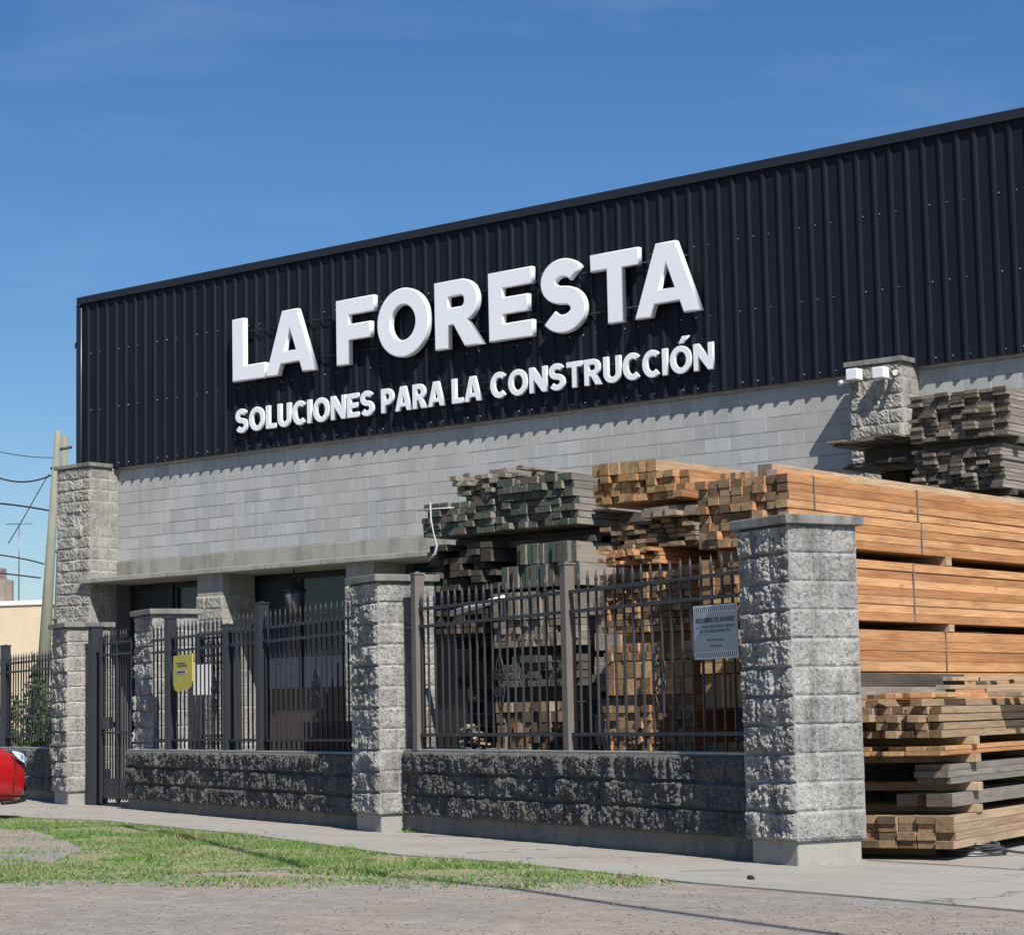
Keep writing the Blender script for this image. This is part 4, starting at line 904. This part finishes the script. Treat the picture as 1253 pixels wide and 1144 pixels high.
v = np.zeros((nb, 3, 3)); v[:, 0, 0] = B_[:, 0]+np.cos(a)*wd; v[:, 0, 1] = B_[:, 1]+np.sin(a)*wd; v[:, 1, 0] = B_[:, 0]-np.cos(a)*wd; v[:, 1, 1] = B_[:, 1]-np.sin(a)*wd
v[:, 0, 2] = v[:, 1, 2] = -.012; v[:, 2, 0] = B_[:, 0]+le[:, 0]; v[:, 2, 1] = B_[:, 1]+le[:, 1]; v[:, 2, 2] = -.008+h
me = bpy.data.meshes.new('grass'); me.vertices.add(nb*3); me.vertices.foreach_set('co', v.ravel()); me.loops.add(nb*3); me.loops.foreach_set('vertex_index', np.arange(nb*3)); me.polygons.add(nb)
me.polygons.foreach_set('loop_start', np.arange(nb)*3); me.polygons.foreach_set('loop_total', np.full(nb, 3)); at = me.attributes.new('gv', 'FLOAT', 'POINT'); at.data.foreach_set('value', np.repeat(r1.rand(nb), 3)); me.update(); me.validate()
s = NT('grass_blade'); at = s.n('ShaderNodeAttribute', attribute_name='gv'); nn_ = s.noise(s.mapv(), .9, 4)
gc = s.mix((.085, .175, .04), (.155, .27, .07), at.outputs['Fac']); gc = s.mix(gc, (.30, .27, .15), s.ramp(s.math('ADD', s.math('MULTIPLY', at.outputs['Fac'], .45), s.math('MULTIPLY', nn_, .9)), [(.68, 0.), (.88, 1.)]))
s.fin(gc, .7, spec=.2); tag(link('grass', me, s.mat), 'short patchy green grass of the roadside verge', 'grass', kind='stuff')
# overhead cable whose shadow crosses the verge
k = 7.2/SUN.z; pts = []
for (px, py) in ((150, 1015), (285, 1044), (370, 1068), (490, 1080), (620, 1093), (760, 1115), (950, 1142)):
    pts.append(G(px, py, -.05)+SUN*k)
pts = [pts[0]+SUN*9]+pts+[pts[-1]+(pts[-1]-pts[-2])*4+Vector((0, 0, .6))]
b = MB(); b.tube(pts, .035, 8); tag(b.build('overhead_cable', M['black']), 'thick overhead cable strung above the road verge', 'cable')

# ------------------------------------------------------------------ red car
def build_car():
    t = empty('parked_car', (8.93, -8.86, 0), 'red hatchback parked across the sidewalk at the left edge, only its nose in view', 'car', rz=math.pi/2)
    # local x = forward (0 at nose), y = left
    st = [(0, .50, .34, .56), (.03, .64, .24, .63), (.08, .74, .19, .685), (.16, .80, .175, .75), (.28, .83, .17, .81), (.42, .845, .17, .865), (.7, .85, .17, .93), (1.0, .85, .17, .975), (1.3, .85, .17, 1.0), (2.0, .855, .17, 1.0), (2.8, .855, .17, 1.01), (3.4, .84, .2, 1.02), (3.75, .79, .26, 1.0), (3.88, .70, .34, .92)]
    def ring(w, a, c, s): return [(-s, 0, a), (-s, w*.86, a), (-s, w*.97, a+(c-a)*.16), (-s, w, a+(c-a)*.42), (-s, w*.985, a+(c-a)*.66), (-s, w*.93, a+(c-a)*.86), (-s, w*.72, c-.012), (-s, w*.35, c+.012), (-s, 0, c+.018)]
    b = MB(); rows = []
    for s_, w_, a_, c_2 in st:
        h = ring(w_, a_, c_2, s_); full = h+[(x, -y, z) for x, y, z in h[-2:0:-1]]; rows.append(len(b.v)); b.v += full
    n = 16
    for i in range(len(rows)-1):
        for k in range(n):
            k2 = (k+1) % n; b.f.append((rows[i]+k, rows[i+1]+k, rows[i+1]+k2, rows[i]+k2)); b.m.append(0); b.sm.append(True)
    b.f.append(tuple(rows[0]+k for k in range(n))); b.m.append(0); b.sm.append(True); b.f.append(tuple(rows[-1]+k for k in reversed(range(n)))); b.m.append(0); b.sm.append(True)
    red = m_plain('red_paint', (.36, .010, .014), .2, .04, spec=.6, bs=0); bo = b.build('body', red, t)
    sd = bo.modifiers.new('s', 'SUBSURF'); sd.levels = 1; sd.render_levels = 2
    # cabin
    cab = [(.95, .70, .98, 1.0), (1.55, .66, .98, 1.40), (2.1, .64, .99, 1.47), (2.9, .63, 1.0, 1.44), (3.55, .60, 1.0, 1.12), (3.75, .55, .98, 1.0)]
    b = MB(); rows = []
    for s_, w_, a_, c_2 in cab:
        rows.append(len(b.v)); b.v += [(-s_, w_*1.18, a_-.03), (-s_, w_, max(a_, c_2-.05)), (-s_, w_*.8, c_2), (-s_, 0, c_2+.015), (-s_, -w_*.8, c_2), (-s_, -w_, max(a_, c_2-.05)), (-s_, -w_*1.18, a_-.03)]
    for i in range(len(rows)-1):
        for k in range(6): b.f.append((rows[i]+k, rows[i+1]+k, rows[i+1]+k+1, rows[i]+k+1)); b.m.append(1 if (k in (0, 5) or (i == 0) or i == 3) else 0); b.sm.append(True)
    b.build('cabin', [red, m_plain('car_glass', (.02, .025, .03), .06, spec=.6, bs=0)], t)
    def W(s_):
        for (a, w1, _, _), (c, w2, _, _) in zip(st, st[1:]):
            if a <= s_ <= c: return w1+(w2-w1)*(s_-a)/(c-a)
        return .85
    lampm = m_plain('headlamp_glass', (.55, .60, .66), .08, .25, spec=.8, sc=30, bs=.4); rim = m_plain('rim_silver', (.5, .5, .52), .3, metal=.7)
    for sg in (-1, 1):
        b = MB(); top = [(.035, .625), (.09, .69), (.17, .735), (.27, .765), (.36, .775)]; bot = [(.035, .585), (.09, .60), (.17, .63), (.27, .68), (.36, .76)]
        for i in range(4):
            q = [(-top[i][0], top[i][1]), (-top[i+1][0], top[i+1][1]), (-bot[i+1][0], bot[i+1][1]), (-bot[i][0], bot[i][1])]
            P = [(x, sg*(W(-x)*.985+.012-.16*max(0, z-.62)), z) for x, z in q]; P = [(x, y+sg*.012, z+.006) for x, y, z in P]; b.quad(P if sg > 0 else P[::-1], 0, True)
        b.build('headlight', lampm, t)
        b = MB(); P = [(-s_, sg*(W(s_)+.004), z) for s_, z in ((.01, .40), (.06, .42), (.12, .38), (.10, .31), (.03, .30))]; b.quad(P if sg > 0 else P[::-1]); b.build('fog_lamp_recess', M['black'], t)
        for s_ in (.98, 3.15):
            b = MB(); b.tube([(-s_, sg*.835, .31), (-s_, sg*.858, .31)], .36, 28); b.build('wheel_arch', M['black'], t)
            b = MB(); b.tube([(-s_, sg*.66, .30), (-s_, sg*.70, .30), (-s_, sg*.85, .30), (-s_, sg*.868, .30)], [.26, .30, .30, .27], 28); wo = b.build('wheel', M['black'], t)
            b = MB(); b.tube([(-s_, sg*.869, .30), (-s_, sg*.874, .30)], [.19, .17], 20); b.build('rim', rim, wo)
        b = MB(); b.tube([(-1.25, sg*.80, 1.0), (-1.28, sg*.92, 1.03), (-1.30, sg*.98, 1.04)], [.02, .06, .05], 8); b.build('mirror', red, t)
    for sg in (-1, 1):
        for ln_ in ([(.02, .585), (.10, .59), (.20, .64), (.30, .70)], [(.34, .30), (.33, .45), (.30, .58), (.31, .70)], [(1.15, .30), (1.12, .6), (1.10, .95)], [(2.2, .30), (2.2, .6), (2.2, .98)]):
            b = MB(); b.tube([(-s_, sg*(W(s_)*(.995 if z < .6 else .97)+.002), z) for s_, z in ln_], .006, 5); b.build('panel_seam', M['black'], t)
        b = MB(); b.tube([(-s_, sg*(W(s_)*.97+.0), z) for s_, z in ((.03, .235), (.1, .205), (.3, .19), (.5, .185))], .022, 6); b.build('lower_trim', M['black'], t)
        b = MB(); b.tube([(-.10, sg*(W(.10)+.004), .665), (-.14, sg*(W(.14)+.006), .68)], .030, 10); b.tube([(-.21, sg*(W(.21)-.008), .705), (-.22, sg*(W(.22)-.004), .706)], .026, 10); b.build('lamp_reflector', m_plain('lamp_inner', (.10, .14, .20), .15, spec=.8), t)
    b = MB(); b.box(-.02, .006, -.42, .42, .36, .50); b.build('grille', M['black'], t)
build_car()

# ------------------------------------------------------------------ left background
cream = m_concrete('cream_render', (.62, .52, .36), .15, (.30, .25, .18)); wht = m_plain('white_coping', (.72, .72, .72), .8)
c0 = Vector((-17.0, 13.0, 0)); rx_ = Vector((math.cos(.45), math.sin(.45), 0)); ry_ = Vector((-rx_.y, rx_.x, 0))
t = empty('cream_house', c0, 'plain cream rendered house with white roof edge behind the utility pole', 'house', rz=.45)
b = MB(); b.box(-14, .35, 0, 9, 0, 4.30); b.build('wall', cream, t)
b = MB(); b.box(-14.05, .40, -.05, 9.05, 4.301, 4.42); b.build('roof_coping', wht, t)
f = MB(); f.box(-4.0, -2.8, -.03, -.001, 1.2, 2.6); fo = f.build('window', M['frame'], t)
b = MB(); b.box(-3.9, -2.9, -.045, -.031, 1.3, 2.5); b.build('pane', M['glass'], fo)
t2 = CAMP+ray(2, 720)*59; t2.z = 4.42
b = MB(); b.box(-.35, .12, 0, .6, 0, .95); b.box(.12, .34, .02, .58, 0, .62); o = b.build('chimney', m_concrete('chimney_render', (.33, .27, .23), .6), t); o.matrix_parent_inverse = Matrix(); 
loc = Matrix.Rotation(-.45, 3, 'Z') @ (t2-c0); o.location = (loc.x-.95, max(.3, loc.y), 4.421)
# utility pole (A-frame)
wood_p = m_concrete('pole_concrete', (.25, .255, .20), .6, (.12, .14, .09), .1)
pa, pb = CAMP+ray(71, 527)*52, CAMP+ray(48, 905)*52; pc_, pd = CAMP+ray(80, 533)*52.5, CAMP+ray(66, 905)*52.8
t = empty('utility_pole', (pb.x, pb.y, 0), 'leaning twin-legged utility pole with greenish legs left of the warehouse', 'utility pole')
inv = Vector((-pb.x, -pb.y, 0))
def dn(p, q): k = (q.z+.0)/(p.z-q.z); return q-(p-q)*k
for (p, q, r1_, r2_) in ((pa, dn(pa, pb), .075, .18), (pc_, dn(pc_, pd), .085, .13)):
    b = MB(); b.tube([p+inv, (p+q)/2+inv, q+inv+Vector((0, 0, .02))], [r1_, (r1_+r2_)/2, r2_], 12); b.build('leg', wood_p, t)
for (px, py, px2, py2) in ((66, 551, 88, 547), (62, 573, 76, 573)):
    p, q = CAMP+ray(px, py)*52, CAMP+ray(px2, py2)*52; b = MB(); b.tube([p+inv, q+inv], .035, 6); b.build('crossarm', M['iron'], t)
for f_ in (.35, .55, .75):
    p = pa.lerp(dn(pa, pb), f_); q = pc_.lerp(dn(pc_, pd), f_); b = MB(); b.tube([p+inv, q+inv], .05, 6); b.build('brace', wood_p, t)
def wire(label, pl, r, dist=52):
    b = MB(); P = []; (xa, ya), (xm, ym), (xb, yb) = (pl[0], pl[len(pl)//2], pl[-1]); sg_ = ym-(ya+(yb-ya)*(xm-xa)/(xb-xa))
    pl = [(xa+(xb-xa)*i/10, ya+(yb-ya)*i/10+sg_*(1-(i/5-1)**2)) for i in range(11)]
    for i, (px, py) in enumerate(pl): P.append(CAMP+ray(px, py)*dist)
    P = [P[0]+(P[0]-P[1])*12+Vector((0, 0, .3))]+P
    b.tube(P, r, 5); tag(b.build('power_line', M['black']), label, 'power line', 'wires reaching the utility pole')
wire('topmost thin wire reaching the utility pole', ((0, 553), (30, 558), (68, 560)), .010)
wire('sagging thick wire, second from the top on the utility pole', ((0, 585), (28, 590), (50, 588), (66, 580)), .02)
wire('thick wire third from the top, ending at the pole', ((0, 616), (40, 621), (62, 625)), .022)
wire('fourth wire from the top, with a small junction box', ((0, 679), (30, 684), (54, 690)), .018)
wire('lowest thick wire above the cream house', ((0, 701), (25, 704), (50, 707)), .018)
b = MB(); P = [CAMP+ray(px, py)*52 for px, py in ((60, 580), (45, 605), (30, 632), (10, 665))]; b.tube(P, .012, 5); tag(b.build('power_line', M['black']), 'thin slanting service wire dropping from the pole', 'power line', 'wires reaching the utility pole')
# antenna on the house
p, q = CAMP+ray(24, 640)*60, CAMP+ray(23, 735)*60
t = empty('roof_antenna', (q.x, q.y, 4.43), 'thin television antenna mast on the cream house roof', 'antenna'); inv = Vector((-q.x, -q.y, -4.43))
b = MB(); b.tube([Vector((q.x, q.y, 4.43))+inv, Vector((q.x, q.y, p.z))+inv], .018, 6); b.build('mast', M['strap'], t)
b = MB(); h_ = Vector((q.x, q.y, p.z))+inv; d_ = Vector((.78, .62, 0))
b.tube([h_-d_*.35, h_+d_*.35], .012, 5)
for kk in range(-3, 4): b.tube([h_+d_*.11*kk-Vector((.62, -.78, .0))*.22, h_+d_*.11*kk+Vector((.62, -.78, .0))*.22], .008, 4)
b.build('aerial', M['strap'], t)
# foliage
def m_leaf(name, c1, c2):
    s = NT(name); at = s.n('ShaderNodeAttribute', attribute_name='gv'); s.fin(s.mix(c1, c2, at.outputs['Fac']), .55, spec=.3); return s.mat
M['leaf'] = m_leaf('leaf_green', (.04, .075, .02), (.11, .15, .045))
def bush(label, x, y, rx, ry, rz, n, seed, ls=.05, cat='shrub', name='shrub', z0=.1):
    t = empty(name, (x, y, 0), label, cat, 'shrubs behind the left fence'); r = np.random.RandomState(seed); cl = r.randn(14, 3)*.45
    c = cl[r.randint(0, 14, n)]+r.randn(n, 3)*.28; c = c*np.array([rx, ry, rz])*.8; c[:, 2] += z0+rz; c[:, 2] = np.maximum(c[:, 2], .05)
    u = r.randn(n, 3); u /= np.linalg.norm(u, axis=1)[:, None]; w_ = np.cross(u, r.randn(n, 3)); w_ /= np.linalg.norm(w_, axis=1)[:, None]
    s_ = (ls*(.5+r.rand(n)))[:, None]; v = np.stack([c-u*s_, c+w_*s_*.45, c+u*s_, c-w_*s_*.45], 1)
    me = bpy.data.meshes.new('foliage'); me.from_pydata(v.reshape(-1, 3).tolist(), [], (np.arange(n)[:, None]*4+np.arange(4)).tolist())
    a = me.attributes.new('gv', 'FLOAT', 'POINT'); a.data.foreach_set('value', np.repeat(r.rand(n), 4)); me.update(); link('foliage', me, M['leaf'], t)
    b = MB(); 
    for k in range(7): b.tube([(r.randn()*.03, r.randn()*.03, 0), tuple(cl[k]*np.array([rx, ry, rz])*.4+np.array([0, 0, z0+rz*.6])), tuple(cl[k]*np.array([rx, ry, rz])*.8+np.array([0, 0, z0+rz]))], [.02, .013, .006], 5)
    b.build('stem', m_plain('bark', (.10, .075, .05), .9) if 'bark' not in M else M['bark'], t)
M['bark'] = m_plain('bark_brown', (.10, .075, .05), .9)
q = FM(13.9, .78); bush('tall leafy shrub behind the left fence, beside the left pillar', q.x, q.y, .30, .30, .95, 2200, 1, .05)
q = FM(16.2, 1.3); bush('low thin shrub behind the left fence, right of the fence post', q.x, q.y, .8, .5, .42, 1400, 2, .05)
q = FM(20.5, 1.6); bush('dark bushy shrub behind the left fence at the photo edge', q.x, q.y, .9, .6, .75, 3000, 4, .06)
# garden wall behind the left lot
b = MB(); b.box(-16, .0, 2.0, 2.2, 0, 1.9);
